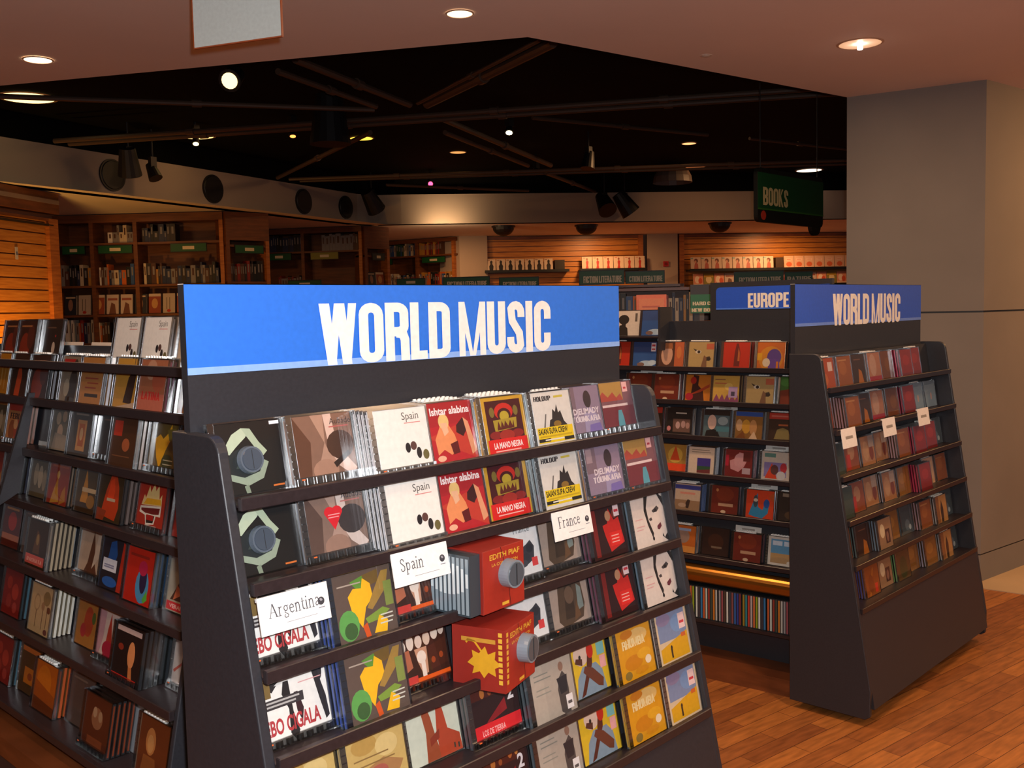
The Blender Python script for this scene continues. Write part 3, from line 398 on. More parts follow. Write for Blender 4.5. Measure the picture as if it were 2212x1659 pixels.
'b_ice': ('pale blue CD', '#8cacc0', '#a4b8c8', '#8098ac;e 56 40 8 14 #b89c98;r 10 86 60 3 #6c8498'),
'b_green': ('grey green CD', '#7c746c', '#3c4840', '#3c4438;r 0 60 100 40 #2c3a34'),
'b_photo': ('CD with orange and red portrait', '#888c90', '#6c5044', '#8c4420;e 50 60 24 26 #a87858;r 10 4 30 50 #b02c18'),
'b_poster': ('pink brown CD with two faces', '#a8a0a4', '#7c5c4c', '#a8744c;e 34 50 22 34 #b88c64;e 76 40 16 26 #7c3418;r 60 60 40 40 #b09c90'),
'b_gold': ('gold brown CD', '#948c9c', '#6c5030', '#8c5c20;e 40 60 30 20 #a4702c'),
'b_white': ('white CD with small dark script', '#c8c8d0', '#a89484', '#c49c78;r 46 20 8 14 #5c3c2c;r 44 60 10 4 #5c3c2c'),
'b_stage': ('CD with white blot and framed figure', '#6c7c8c', '#5c4c44', '#9c7858;e 30 60 18 24 #d8c4a0;r 50 14 34 48 #4c2c24;e 66 36 9 18 #8c6454'),
'b_strip': ('orange CD with red sticker', '#4c4c84', '#7c5030', '#944c10;p 20 0 60 90 66 90 30 0 #b8701c;r 66 6 20 30 #d03820;e 40 40 20 30 #84400f'),
'b_olive': ('olive brown CD', '#74a05c', '#3c4430', '#5c401c;e 50 40 30 40 #40401c'),
'b_man': ('tan CD with dark standing figure', '#a8a4a4', '#7c6c5c', '#b4844c;p 40 0 60 0 66 50 54 84 40 50 #3c2414;r 0 0 30 100 #8c5a30'),
'b_clear': ('clear case with blue grey tray', '#5c6c74', '#4c5c64', '#3c4a54;e 50 30 20 20 #5c6c78;e 70 20 10 10 #a4b4bc'),
}
def parse_art(mb, art, x0, z0, w, h, y):
    toks = art.split(';')
    mb.face([(x0, y, z0), (x0 + w, y, z0), (x0 + w, y, z0 + h), (x0, y, z0 + h)], toks[0])
    k = 0
    for t in toks[1:]:
        p = t.split(' '); k += 1; yy = y - 0.00005 * k
        X = lambda a: x0 + min(max(a, 0), 100) / 100 * w
        Z = lambda a: z0 + min(max(a, 0), 100) / 100 * h
        if p[0] == 'r':
            a, b, c, d = map(float, p[1:5]); mb.face([(X(a), yy, Z(b)), (X(a + c), yy, Z(b)), (X(a + c), yy, Z(b + d)), (X(a), yy, Z(b + d))], p[5])
        elif p[0] == 'e':
            a, b, c, d = map(float, p[1:5]); mb.face([(X(a + c * math.cos(i * PI / 8)), yy, Z(b + d * math.sin(i * PI / 8))) for i in range(16)], p[5])
        elif p[0] == 'p':
            q = list(map(float, p[1:-1])); pts = [(X(q[i]), Z(q[i + 1])) for i in range(0, len(q), 2)]
            for tr in tessellate_polygon([[Vector((a, b, 0)) for a, b in pts]]):
                P = [pts[i] for i in tr]
                ar = (P[1][0]-P[0][0])*(P[2][1]-P[0][1])-(P[1][1]-P[0][1])*(P[2][0]-P[0][0])
                if ar < 0: P = P[::-1]
                mb.face([(a, yy, b) for a, b in P], p[-1])
        elif p[0] == 't': plain_text(mb, ' '.join(p[5:]) if False else ' '.join(p[5:]) , X(float(p[1])), Z(float(p[2])), float(p[3]) / 100 * h, yy, p[4]) if len(p) > 5 else None
        elif p[0] == 'h':
            s = ' '.join(p[6:]); a, b, c, d = map(float, p[1:5])
            if len(s) < 11 and s not in ('DJELIMADY',) and all(ch in 'OWMILEFTNAHUCSDPRBK ' for ch in s): heavy_text(mb, s, X(a), Z(b), c / 100 * w, d / 100 * h, yy, p[5])
            else: plain_text(mb, s, X(a), Z(b), d / 100 * h, yy, p[5], width=c / 100 * w, bold=0.03)

# ------------------------------------------------------------------ compact disc cases
def case_mesh():
    b = MB(); b.box((0, 0, 0), (.142, .0102, .125), m='clear')
    b.box((.0005, -.0004, .0005), (.0125, .0004, .1245), m='ridge')
    for i in range(9): b.box((.002, -.0009, .006 + i * .0128), (.0115, -.0004, .0085 + i * .0128), m='ridge')
    b.box((.0, -.0003, .123), (.142, .0105, .1254), m='ridge'); b.box((.0, -.0003, -.0004), (.142, .0105, .002), m='ridge')
    b.box((.1395, -.0003, .002), (.1424, .0105, .123), m='ridge')
    return b.mesh('case')
def keeper_top_mesh():
    b = MB(); b.box((.018, .0012, .1254), (.112, .0092, .1268), '#d8d8d4', 'gloss')
    for i in range(7):
        x = .021 + i * .0128
        b.prism([(x, .0006), (x + .007, .0006), (x + .0115, .0098), (x + .0045, .0098)], .1268, .1305, '#efece4', 'gloss')
    return b.mesh('security_keeper')
def keeper_low_mesh():
    b = MB(); b.box((0, -.0048, -.0002), (.142, -.0006, .0155), m='ridge')
    for i in range(7):
        x = .004 + i * .0196
        b.box((x, -.0062, .002), (x + .0135, -.0048, .0135), m='ridge')
        b.tube((x + .0067, -.0066, .003), (x + .0067, -.0066, .0125), .0016, m='ridge', n=6)
    b.box((.012, -.0066, .0105), (.019, -.0062, .0128), '#d8642c')
    return b.mesh('security_keeper')
def puck_mesh():
    b = MB(); b.tube((.07, .0, .058), (.07, -.009, .058), .024, .022, '#59616c', 'gloss', 24)
    b.tube((.07, -.009, .058), (.07, -.0105, .058), .019, .018, '#454d58', 'gloss', 24)
    b.box((.0695, -.011, .042), (.0705, -.0104, .074), '#23272c'); return b.mesh('security_puck')
_ms = {}
def shared(k, f):
    if k not in _ms: _ms[k] = f()
    return _ms[k]
def booklet_mesh(cv):
    d, sp, tr, art = CV[cv]; b = MB(); full = cv in ('jacket',)
    x0, w = (.002, .138) if full else (.0138, .1252)
    b.box((x0, .0016, .003), (x0 + w, .0030, .1222), art.split(';')[0], skip='f')
    parse_art(b, art, x0, .003, w, .1192, .0016); return b.mesh('booklet')
def tray_mesh(cv):
    d, sp, tr, art = CV[cv]; b = MB()
    b.box((.0012, .0034, .0022), (.1405, .0096, .1228), tr, skip='lr')
    b.box((.0012, .0034, .0022), (.1405, .0096, .1228), '#4a5055', 'gloss', skip='tbfk')
    # printed strip on the spines
    for x in (.0011, .14062): b.box((x - .00008, .0044, .006), (x + .00008, .0080, .118), sp)
    return b.mesh('tray')

RACKS = {}
class Rack:
    def __init__(s, key, words, O, rz, slope, rows, width):
        s.key = key; s.words = words; s.O = O; s.rz = rz; s.slope = slope; s.rows = rows; s.width = width
        s.M = Matrix.Translation(Vector((O[0], O[1], 0))) @ Matrix.Rotation(rz, 4, 'Z'); RACKS[key] = s
    def yf(s, z): return -s.slope * (1.4 - z)
    def world(s, x, y, z): return s.M @ Vector((x, y, z))
TIER = ['top', 'second', 'third', 'fourth', 'fifth', 'sixth', 'seventh']
NUM = ['', 'first', 'second', 'third', 'fourth', 'fifth', 'sixth', 'seventh', 'eighth']
SPECS = []
PX = 2131.66
def project(p):
    d = Vector(p) - Vector((0, 0, 1.6)); x = d.x*R[0][0] + d.y*R[1][0] + d.z*R[2][0]; y = d.x*R[0][1] + d.y*R[1][1] + d.z*R[2][1]; z = -(d.x*R[0][2] + d.y*R[1][2] + d.z*R[2][2])
    if z <= 0.05: return (-999, -999, z)
    return (1106 + PX * x / z, 829.5 - PX * y / z, z)
def stack(rk, row, x, cv, n=1, keep=None, tier=None, extra=0.0, zb=None, puck=False, depth=.085, lean=0.0, sc=1.0):
    """a stack of n equal cases; x = left edge of the front case in the rack's own frame"""
    zb = rk.rows[row] + .0045 if zb is None else zb
    pitch = .0117 * sc
    yb = rk.yf(zb) + depth - n * pitch
    yb = max(yb, rk.yf(zb) + .0125) - extra
    for i in range(n):
        dx = random.uniform(-.0008, .0008) if i else 0
        SPECS.append(dict(rk=rk, row=row, cv=cv, i=i, n=n, keep=keep if (i == 0 or keep == 'top') else None, puck=puck and i == 0,
                          p=rk.world(x + dx, yb + i * pitch, zb), tilt=-math.atan(rk.slope) + lean, tier=tier or TIER[row] + ' tier', sc=sc, x=x))

# ------------------------------------------------------------------ racks
def end_panel(rk, x0, x1, back, top, parent, foot=.03, r=.035):
    ang = [(rk.yf(top) + r - r * math.cos(a), top - r + r * math.sin(a)) for a in [i * PI / 12 for i in range(7)]]
    poly = [(back, foot), (back, top)] + ang[::-1] + [(rk.yf(.14), .14), (rk.yf(.08) + .012, foot + .012), (rk.yf(.08) + .03, foot)]
    b = MB(); b.prism(poly, x0, x1, m='rack', fn=lambda a, c, h: (h, a, c)); o = b.obj('end_panel', parent)
    bv = o.modifiers.new('b', 'BEVEL'); bv.width = .0025; bv.segments = 2; bv.limit_method = 'ANGLE'; return o
def shelf(rk, z, w, parent, depth=.088, lip=.021, x0=.0):
    b = MB(); y = rk.yf(z)
    b.box((x0, y + .004, z), (w, y + depth, z + .004), m='shelf')
    b.box((x0, y - .006, z - .004), (w, y + .006, z - .004 + lip), m='shelf')
    o = b.obj('shelf', parent); bv = o.modifiers.new('b', 'BEVEL'); bv.width = .0015; bv.segments = 1; return o
def slant_panel(rk, z0, z1, w, off, parent, name, x0=0.0, th=.004):
    b = MB(); y0 = rk.yf(z0) + off; y1 = rk.yf(z1) + off
    b.prism([(y0, z0), (y0 + th, z0), (y1 + th, z1), (y1, z1)], x0, w, m='rack', fn=lambda a, c, h: (h, a, c)); return b.obj(name, parent)

A = Rack('A', 'near world music rack', (.796, 1.39), 0, .2, [1.298, 1.166, 1.032, .900, .768, .636], 1.18)
B = Rack('B', 'far world music rack', (3.52, 1.718), 0, .155, [1.262, 1.10, .925, .758, .59, .43], 1.29)
Cc = Rack('C', 'left hand rack', (1.02, 3.30), -PI / 2, .2, [1.478, 1.381, 1.25, 1.118, .965, .81, .63], 1.5)
un, nn = Vector((-.09, .996)).normalized(), Vector((.996, .09)).normalized()
Od = nn * 3.995 + un * 2.75
D = Rack('D', 'europe rack', (Od.x, Od.y), math.atan2(-un.y, -un.x), .17, [1.462, 1.312, 1.163, 1.01, .845, .68, .492], 1.225)

def sign_board(parent, x0, x1, y, z0, zb, z1, strip, tx, tw, tz, th, blue, pale, word):
    b = MB(); b.box((x0, y, z0), (x1, y + .019, z1 - .0015), m='rack')
    o = b.obj('sign_board', parent)
    g = MB(); g.box((x0, y - .0012, zb), (x1, y - .0002, z1), blue); g.box((x0, y - .0012, z1 - .0012), (x1, y + .019, z1), '#c9c4bc')
    g.box((x0, y - .0016, zb), (x1, y - .0012, zb + strip), pale)
    link('blue_sign_face', g.mesh('blue_sign_face'), o)
    t = MB(); heavy_text(t, word, tx, tz, tw, th, y - .0022, '#f3efe8')
    link('lettering', t.mesh('lettering'), o)
    return o

def build_rack(rk, name, label, zs, low, back, top, board):
    root = thing(name, label, 'display rack', rk.world(0, 0, 0), (0, 0, rk.rz))
    w = rk.width
    end_panel(rk, -.001, .018, back, top, root); end_panel(rk, w - .018, w, back, top, root)
    for z in zs: shelf(rk, z, w - .0185, root, x0=.0185)
    slant_panel(rk, zs[-1] - .02, top - .01, w - .0185, .092, root, 'back_panel', .0185)
    slant_panel(rk, .07, zs[-1] - .005, w - .0185, .002, root, 'base_panel', .0185, .012)
    b = MB(); b.box((.0185, back - .02, .05), (w - .0185, back - .005, top - .01), m='rack')
    b.box((.0185, .125, top - .022), (w - .0185, back - .005, top - .006), m='rack'); b.obj('rear_panel', root)
    return root

ra = build_rack(A, 'display_rack', 'near black slanted display rack headed by the large bright blue sign', A.rows, .6, .15, 1.412, True)
sign_board(ra, .006, 1.163, .100, 1.31, 1.506, 1.655, .0115, .267, .637, 1.507, .113, '#2a74e0', '#8ab2f0', 'WORLD MUSIC')
rb = build_rack(B, 'display_rack', 'far black slanted display rack by the pillar with smaller blue sign', B.rows, .4, .135, 1.408, True)
sign_board(rb, 0, 1.25, .11, 1.33, 1.512, 1.677, .012, .318, .685, 1.508, .13, '#2a5cd0', '#6a90e4', 'WORLD MUSIC')

# left hand rack
rc = thing('display_rack', 'long black rack at left edge running behind the near rack', 'display rack', Cc.world(0, 0, 0), (0, 0, Cc.rz))
for z in Cc.rows: shelf(Cc, z, 1.5, rc)
slant_panel(Cc, .60, 1.46, 1.5, .092, rc, 'back_panel')
b = MB(); b.box((0, .108, 1.30), (1.5, .122, 1.532), m='rack'); b.obj('top_board', rc)
b = MB(); b.box((0, .25, .05), (1.5, .265, 1.50), m='rack'); b.obj('rear_panel', rc)
b = MB(); b.box((-.02, Cc.yf(.6) - .03, .535), (1.5, .1, .585), m='darkwood'); b.box((0, Cc.yf(.5), .05), (1.5, Cc.yf(.5) + .02, .54), m='rack'); b.obj('wooden_plinth', rc)
for xs in (.0, .435 + .0):
    if xs:
        # open sided divider between two bays
        b = MB(); b.prism([(Cc.yf(1.41) - .012, 1.41), (Cc.yf(1.41) + .004, 1.41), (Cc.yf(1.15) + .0, 1.15), (Cc.yf(1.12) - .05, 1.12)], xs + .131, xs + .143, m='rack', fn=lambda a, c, h: (h, a, c)); b.obj('bay_divider', rc)
end_panel(Cc, 1.4985, 1.512, .26, 1.44, rc)

# Europe rack
rd = thing('display_rack', 'black rack between the two world music racks topped by Europe sign', 'display rack', D.world(0, 0, 0), (0, 0, D.rz))
for z in D.rows[1:]: shelf(D, z, 1.225, rd)
b = MB(); b.box((0, D.yf(1.46) + .0, 1.456), (.46, D.yf(1.46) + .11, 1.464), m='shelf'); b.obj('top_shelf', rd)
b = MB(); b.box((.452, .01, 1.40), (.464, .12, 1.60), m='rack'); b.obj('top_side_panel', rd)
slant_panel(D, .47, 1.46, 1.225, .092, rd, 'back_panel')
b = MB(); b.box((.45, .095, 1.36), (1.225, .115, 1.532), m='rack'); b.obj('top_board', rd)
b = MB(); b.box((.66, .125, 1.50), (1.225, .15, 1.705), m='rack'); ho = b.obj('header_board', rd)
g = MB(); x0, x1, z0, z1, r = .690, 1.215, 1.582, 1.682, .02
g.prism([(x1, z0), (x1, z1)] + [(x0 + r - r * math.sin(a), z1 - r + r * math.cos(a)) for a in [i * PI / 12 for i in range(7)]] + [(x0, z0)], .1215, .1245, '#1f52c4', fn=lambda a, c, h: (a, h, c))
g.box((x0, .1212, z0), (x1, .1215, z0 + .006), '#4a7ce0')
link('blue_sign_face', g.mesh('blue_sign_face'), ho)
g = MB(); heavy_text(g, 'EUROPE', .846, 1.588, .190, .064, .1205, '#efe4d4'); link('lettering', g.mesh('lettering'), ho)
b = MB(); P = []
for i in range(9):
    a = -PI / 2 + i * PI / 8; P.append((D.yf(.43) - .012 - .022 * math.cos(a), .432 + .034 * math.sin(a)))
b.prism([(D.yf(.43) + .03, .398)] + P + [(D.yf(.43) + .03, .466)], 0, 1.225, m='rail', fn=lambda a, c, h: (h, a, c)); b.obj('rail', rd)
b = MB(); b.box((0, D.yf(.25) - .006, .228), (1.225, D.yf(.25) + .14, .24), m='shelf'); b.box((0, D.yf(.25) + .14, .05), (1.225, D.yf(.25) + .15, .47), m='rack'); b.obj('lower_shelf', rd)
b = MB(); b.box((0, D.yf(0) - .0, .0), (1.225, D.yf(0) + .3, .07), m='darkwood'); b.obj('base', rd)
b = MB(); b.box((0, .29, .05), (1.225, .305, 1.5), m='rack'); b.obj('rear_panel', rd)

# ------------------------------------------------------------------ what stands on the racks
col = lambda i: .0225 + .1425 * i
ROW_A = [
 [('jacket', 1, None), ('aubade', 2, 'low'), ('olives', 6, 'low'), ('ishtar', 4, 'top'), ('mano', 5, 'top'), ('holdup', 1, 'top'), ('djelimady', 3, 'low'), ('tide', 2, 'low')],
 [('jacket', 1, None), ('aubade_heart', 2, 'low'), ('olives', 6, 'low'), ('ishtar', 4, 'top'), ('mano', 3, 'top'), ('holdup', 5, 'top'), ('djelimady', 1, 'low'), ('tide', 1, 'low')],
 [('cigala', 3, 'low'), ('frog', 6, 'top'), ('band', 3, 'low'), None, ('france', 3, 'low'), ('portrait', 2, 'low'), ('darkred', 4, 'top'), ('face', 5, 'top')],
 [('cigala', 3, 'low'), ('frog', 6, 'top'), ('band', 2, 'low'), None, ('france', 2, 'low'), ('portrait', 2, 'low'), ('darkred', 4, 'top'), ('face', 5, 'top')],
 [('parchment', 2, 'top'), ('parchment', 3, 'top'), ('dancers', 2, None), ('two', 4, 'low'), ('greige', 6, 'top'), ('crossed', 4, 'top'), ('saffron', 1, None), ('prairie', 6, 'top')],
 [('dancers', 2, None), ('parchment', 2, 'top'), ('two', 3, 'low'), ('two', 4, 'low'), ('greige', 5, 'top'), ('crossed', 4, 'top'), ('saffron', 1, None), ('prairie', 6, 'top')]]
for r, L in enumerate(ROW_A):
    for i, e in enumerate(L):
        if e: stack(A, r, col(i), e[0], e[1], e[2], puck=e[0] == 'jacket', extra=.055 if e[1] == 1 and e[0] != 'jacket' else 0)
ROW_C = [
 [(3.10, 'c_ember', 1), (2.955, 'c_ember', 2), (2.81, 'c_night', 1), (2.33, 'olives', 2), (2.18, 'olives', 2), (2.03, 'olives', 1)],
 [(3.102, 'c_amber', 2), (2.956, 'c_fig', 3), (2.81, 'c_ember', 3), (2.60, 'c_redblock', 3), (2.45, 'c_script', 4), (2.28, 'c_guitar', 3), (2.13, 'c_blush', 4), (1.98, 'c_amber', 2)],
 [(3.08, 'c_dust', 2), (2.93, 'c_crowd', 3), (2.645, 'c_group', 2), (2.50, 'c_frame', 3), (2.355, 'c_night', 2), (2.21, 'c_square', 5), (2.065, 'c_flame', 3), (1.92, 'c_amber', 3)],
 [(3.05, 'c_rust', 2), (2.90, 'c_oval', 3), (2.735, 'c_dust', 2), (2.585, 'c_rust', 3), (2.41, 'c_temple', 3), (2.26, 'c_robe', 4), (2.08, 'c_helmet', 3), (1.93, 'c_scarlet', 2)],
 [(2.88, 'c_lantern', 2), (2.73, 'c_plain', 2), (2.58, 'c_pinkband', 6), (2.37, 'c_dancer', 2), (2.22, 'c_devil', 3), (2.07, 'c_parrot', 4), (1.915, 'c_trio', 2)],
 [(2.75, 'c_floral', 4), (2.53, 'c_sketch', 5), (2.33, 'c_sienna', 2), (2.185, 'c_rose', 3), (2.03, 'c_oval_face', 6), (1.87, 'c_vein', 1)],
 [(2.78, 'c_floral', 3), (2.62, 'c_cartoon', 2), (2.465, 'c_sunset', 4), (2.31, 'c_plain', 2), (2.15, 'c_saint', 5), (1.93, 'c_madam', 3)]]
for r, L in enumerate(ROW_C):
    for (yc, cv, n) in L:
        if r == 0: stack(Cc, 0, 3.30 - yc - .083, cv, n, None, 'ledge on top', depth=.075)
        else: stack(Cc, r, 3.30 - yc - .095, cv, n, 'top' if random.random() < .8 else 'low', ['', 'first', 'second', 'third', 'fourth', 'fifth', 'bottom'][r] + ' tier')
ROW_D = [
 [(2.66, 'd_red', 2), (2.515, 'd_silh', 1), (2.37, 'd_cloud', 2)],
 [(2.55, 'd_red', 2), (2.405, 'd_cloud', 2), (2.255, 'd_man', 3), (2.11, 'd_eyes', 2), (1.925, 'd_red', 4), (1.77, 'd_bell', 3), (1.6, 'd_lamp', 2)],
 [(2.42, 'd_brown', 2), (2.27, 'd_brown', 3), (2.12, 'd_tango', 1), (1.97, 'd_samba', 3), (1.81, 'd_eyes', 3), (1.665, 'd_leaf', 1)],
 [(2.35, 'd_lamp', 2), (2.19, 'd_gypsy', 3), (2.01, 'd_bald', 2), (1.85, 'd_gold', 3), (1.70, 'd_lamp', 2)],
 [(2.205, 'd_lotus', 2), (2.06, 'd_mark', 4), (1.88, 'd_pink', 4), (1.72, 'd_tri', 2)],
 [(2.11, 'd_shore', 5), (1.945, 'd_brown', 2), (1.775, 'd_birds', 3), (1.63, 'd_owl', 2)],
 [(2.13, 'd_carnival', 3), (1.98, 'd_dusk', 1), (1.82, 'd_brown', 3), (1.665, 'd_beach', 2)]]
for r, L in enumerate(ROW_D):
    for (uc, cv, n) in L:
        stack(D, r, 2.75 - uc - .071, cv, n, 'top' if r and random.random() < .6 else None, 'ledge on top' if r == 0 else ['', 'first', 'second', 'third', 'fourth', 'fifth', 'bottom'][r] + ' tier', zb=1.4645 if r == 0 else None)
ROW_B = ['b_label4 b_tan4 b_dark3 b_cream3 b_umber2 b_red4 b_red2 -', 'b_label1 b_tan5 b_dark3 b_cream2 b_umber2 b_red3 b_ice1 b_ice1',
 'b_green3 b_photo2 b_poster2 b_poster1 b_tan4 b_red5 b_red4 b_clear1', 'b_green4 b_photo2 b_poster1 b_poster2 b_gold2 b_red5 b_white1 b_tan1',
 'b_strip1 b_dark2 b_stage4 b_gold1 b_clear1 b_tan3 b_man4 b_clear1', 'b_strip1 b_strip3 b_stage2 b_olive3 b_gold1 b_gold3 b_man4 b_clear1']
for r, L in enumerate(ROW_B):
    for i, e in enumerate(L.split()):
        if e != '-': stack(B, r, .026 + .155 * i, e[:-1], int(e[-1]), 'top' if (r * 3 + i) % 3 == 0 else None, ['first', 'second', 'third', 'fourth', 'fifth', 'bottom'][r] + ' tier')

# visible size decides which cases are single things (300 largest) and which are left to the one remaining mass
for s in SPECS:
    p = s['p']; x, y, z = project(p + Vector((.05, 0, .06))); s['px'] = (x, y)
    vis = -160 < x < 2300 and -60 < y < 1740
    face = (PX / max(z, .3)) ** 2
    s['w'] = (face + 1e7 if s['i'] == 0 else face * (.10 if s['rk'].key in 'AC' else .07)) if vis else 0
cand = [s for s in SPECS if s['w'] > 0]
cand.sort(key=lambda s: -s['w'])
KEEP = cand[:300]; keepset = set(id(s) for s in KEEP)
REST = [s for s in SPECS if s['w'] > 0 and id(s) not in keepset] 
RW = {'A': 'near rack', 'B': 'far rack', 'C': 'left rack', 'D': 'Europe rack'}
SIDE = {'A': 'near', 'B': 'far', 'C': 'left', 'D': 'Europe'}
used = {}
case_me = case_mesh(); kt = keeper_top_mesh(); kl = keeper_low_mesh(); pk = puck_mesh()
def ncol(s):
    xs = sorted(set(round(q['x'], 3) for q in SPECS if q['rk'] is s['rk'] and q['row'] == s['row'] and q['i'] == 0 and q['w'] > 0))
    return xs.index(round(s['x'], 3)) + 1 if round(s['x'], 3) in xs else 0
for s in KEEP:
    rk = s['rk']; desc = CV[s['cv']][0]
    same = [q for q in SPECS if q['rk'] is rk and q['row'] == s['row'] and q['cv'] == s['cv'] and q['i'] == 0 and q['w'] > 0]
    pos = ''
    if len(same) > 1 or True:
        k = sorted(q['x'] for q in same).index(min((q['x'] for q in same), key=lambda v: abs(v - s['x'])))
        if len(same) > 1: pos = ['leftmost ', 'middle ' if len(same) > 2 else 'rightmost ', 'rightmost ', 'rightmost '][min(k, 3)]
    desc = pos + desc
    if s['i'] == 0: lab = f"{desc}, {s['tier']} of {RW[rk.key]}"
    else: lab = f"{NUM[s['i']]} case behind {desc}, {s['tier'].replace(' tier','')} {RW[rk.key]}"
    wl = lab.split()
    if len(wl) > 16: lab = ' '.join(w for w in wl if w not in ('with', 'and'))
    if lab in used: print('DUPLABEL', lab)
    used[lab] = 1
    o = thing('compact_disc', lab, 'compact disc', s['p'], (0, 0, 0), f"compact discs on the {SIDE[rk.key]} rack")
    o.rotation_mode = 'XYZ'
    o.matrix_world = Matrix.Translation(s['p']) @ Matrix.Rotation(rk.rz, 4, 'Z') @ Matrix.Rotation(s['tilt'], 4, 'X')
    link('case', case_me, o)
    link('tray', shared('t' + s['cv'], lambda: tray_mesh(s['cv'])), o)
    if s['i'] == 0: link('booklet', shared('b' + s['cv'], lambda: booklet_mesh(s['cv'])), o)
    if s['keep']: link('security_keeper', kt if s['keep'] == 'top' else kl, o)
    if s['puck']: link('security_puck', pk, o)
mass = MB()
for s in REST:
    mt = Matrix.Translation(s['p']) @ Matrix.Rotation(s['rk'].rz, 4, 'Z') @ Matrix.Rotation(s['tilt'], 4, 'X')
    d, sp, tr, art = CV[s['cv']]
    mass.box((.0012, .0034, .0022), (.1405, .0096, .1228), tr, mtx=mt, skip='lr'); mass.box((.0012, .0034, .0022), (.1405, .0096, .1228), sp, 'gloss', mtx=mt, skip='tbfk')
    mass.box((0, 0, 0), (.142, .0102, .125), m='clear', mtx=mt)
    mass.box((0, -.0002, .123), (.142, .0104, .1254), m='ridge', mtx=mt)
    if s['keep'] == 'top':
        for i in range(7):
            x = .021 + i * .0128; mass.box((x, .001, .1254), (x + .007, .0095, .1300), '#efece4', 'gloss', mtx=mt)
if mass.v: tag(mass.obj('stacked_disc_cases'), 'compact disc cases stacked behind the front discs on far and Europe racks', 'compact disc cases', kind='stuff')

# ------------------------------------------------------------------ country cards
def globe(b, x, y, z, r):
    b.face([(x + r * math.cos(i * PI / 8), y, z + r * math.sin(i * PI / 8)) for i in range(16)], '#3a3a40')
    b.face([(x - r * .5, y - .0001, z + r * .5), (x - r * .1, y - .0001, z - r * .1), (x + r * .5, y - .0001, z + r * .1), (x + .1 * r, y - .0001, z + r * .7)], '#9a9aa0')
    b.box((x - r * .9, y, z - r * 1.7), (x + r * .9, y + .0001, z - r * 1.45), '#8a8a90')
def name_card(rk, x, z, w, h, word, th, yoff, label, group='printed cards on the near rack'):
    root = thing('name_card', label, 'card', rk.world(x, rk.yf(z) - yoff, z), (0, 0, rk.rz), group)
    b = MB(); b.box((0, 0, -h), (w, .0018, 0), '#efece8'); b.box((0, .0018, -.006), (w, .006, 0), '#d8d8d8'); c = b.obj('card', root)
    c.rotation_euler = (-math.atan(rk.slope), 0, 0)
    g = MB()
    if word:
        serif_text(g, word, w * .13, -h * .58, th * .86, -.0004, '#4a4a50'); globe(g, w * .88, -.0004, -h * .48, h * .11); g.box((w * .36, -.0004, -h * .80), (w * .8, -.0003, -h * .785), '#9a9a9c')
    else: g.box((w * .25, -.0004, -h * .55), (w * .75, -.0003, -h * .4), '#9a948c')
    link('printing', g.mesh('printing'), c)
name_card(A, .020, 1.160, .132, .060, 'Argentina', .025, .0085, 'white card reading Argentina hanging over the third tier at the left')
name_card(A, .292, 1.176, .133, .060, 'Spain', .026, .0085, 'white card reading Spain hanging below the lower olive discs')
name_card(A, .722, 1.178, .125, .060, 'France', .027, .0085, 'white card reading France hanging from the second shelf')
for x, z, lb in ((.05, 1.118, 'leftmost of three blank looking cards on the far rack'), (.43, 1.122, 'middle of three blank looking cards on the far rack'), (.80, 1.13, 'rightmost of three blank looking cards on the far rack')):
    name_card(B, x, z, .125, .075, '', .02, .0085, lb, 'hanging cards on the far rack')
def upright_card(rk, x, z, w, lb, back=.086, h=.145, grp=None, top='#d8cfc6'):
    root = thing('divider_card', lb, 'card', rk.world(x, rk.yf(z) + back, z), (0, 0, rk.rz), grp)
    root.matrix_world = rk.M @ Matrix.Translation((x, rk.yf(z) + back, z)) @ Matrix.Rotation(-math.atan(rk.slope), 4, 'X')
    b = MB(); b.box((0, 0, 0), (w, .0018, h), '#8a8f94', 'gloss'); b.obj('plastic_back', root)
    b = MB(); b.box((.0, -.0006, h - .026), (w, -.0001, h), top); b.box((w * .25, -.0009, h - .017), (w * .75, -.0006, h - .010), '#9a8e86'); b.obj('title_strip', root)
LC = 'divider cards on the left rack'
for yc, r, lb, h in ((2.72, 1, 'cream title card standing left above the red block disc on left rack', .158), (2.55, 1, 'cream title card standing above the handwritten script disc on left rack', .158),
                  (2.67, 2, 'grey title card behind the small group disc on left rack', .152), (2.48, 2, 'grey title card behind the shiny cases of second tier, left rack', .152), (2.235, 2, 'grey title card behind the red square disc on left rack', .152),
                  (2.80, 3, 'grey title card above the dusty green disc on left rack', .146), (2.60, 4, 'cream title card above the pink band disc on left rack', .152), (2.43, 4, 'blue white title card left of the brown dancer disc', .158),
                  (1.91, 5, 'white title card above the red lined disc on left rack', .155), (2.90, 5, 'cream title card at the left end of the fifth tier', .15),
                  (2.22, 6, 'grey title card behind the orange spine disc at bottom', .16), (2.06, 6, 'white title card left of the woman portrait disc at bottom', .165)):
    upright_card(Cc, 3.30 - yc - .06, Cc.rows[r] + .0045, .115, lb, .088, h, LC, '#d8c4ae' if 'cream' in lb else '#a8b0b4' if 'grey' in lb else '#d4dce0')
LD = 'divider cards on the europe rack'
for uc, r, lb, h in ((1.83, 1, 'white title card above the bright red disc on Europe rack', .165), (2.29, 1, 'white title card above the pale man disc on Europe rack', .15), (2.37, 2, 'white title card at left of the tango disc on Europe rack', .152),
                     (1.98, 3, 'cream title card above the bald man disc on Europe rack', .145), (1.715, 4, 'grey title card above the red triangle disc on Europe rack', .148), (1.77, 5, 'white title card above the two blue birds disc', .15),
                     (1.83, 6, 'white title card above the red brown bottom disc', .145)):
    upright_card(D, 2.75 - uc - .06, D.rows[r] + .0045, .12, lb, .088, h, LD)

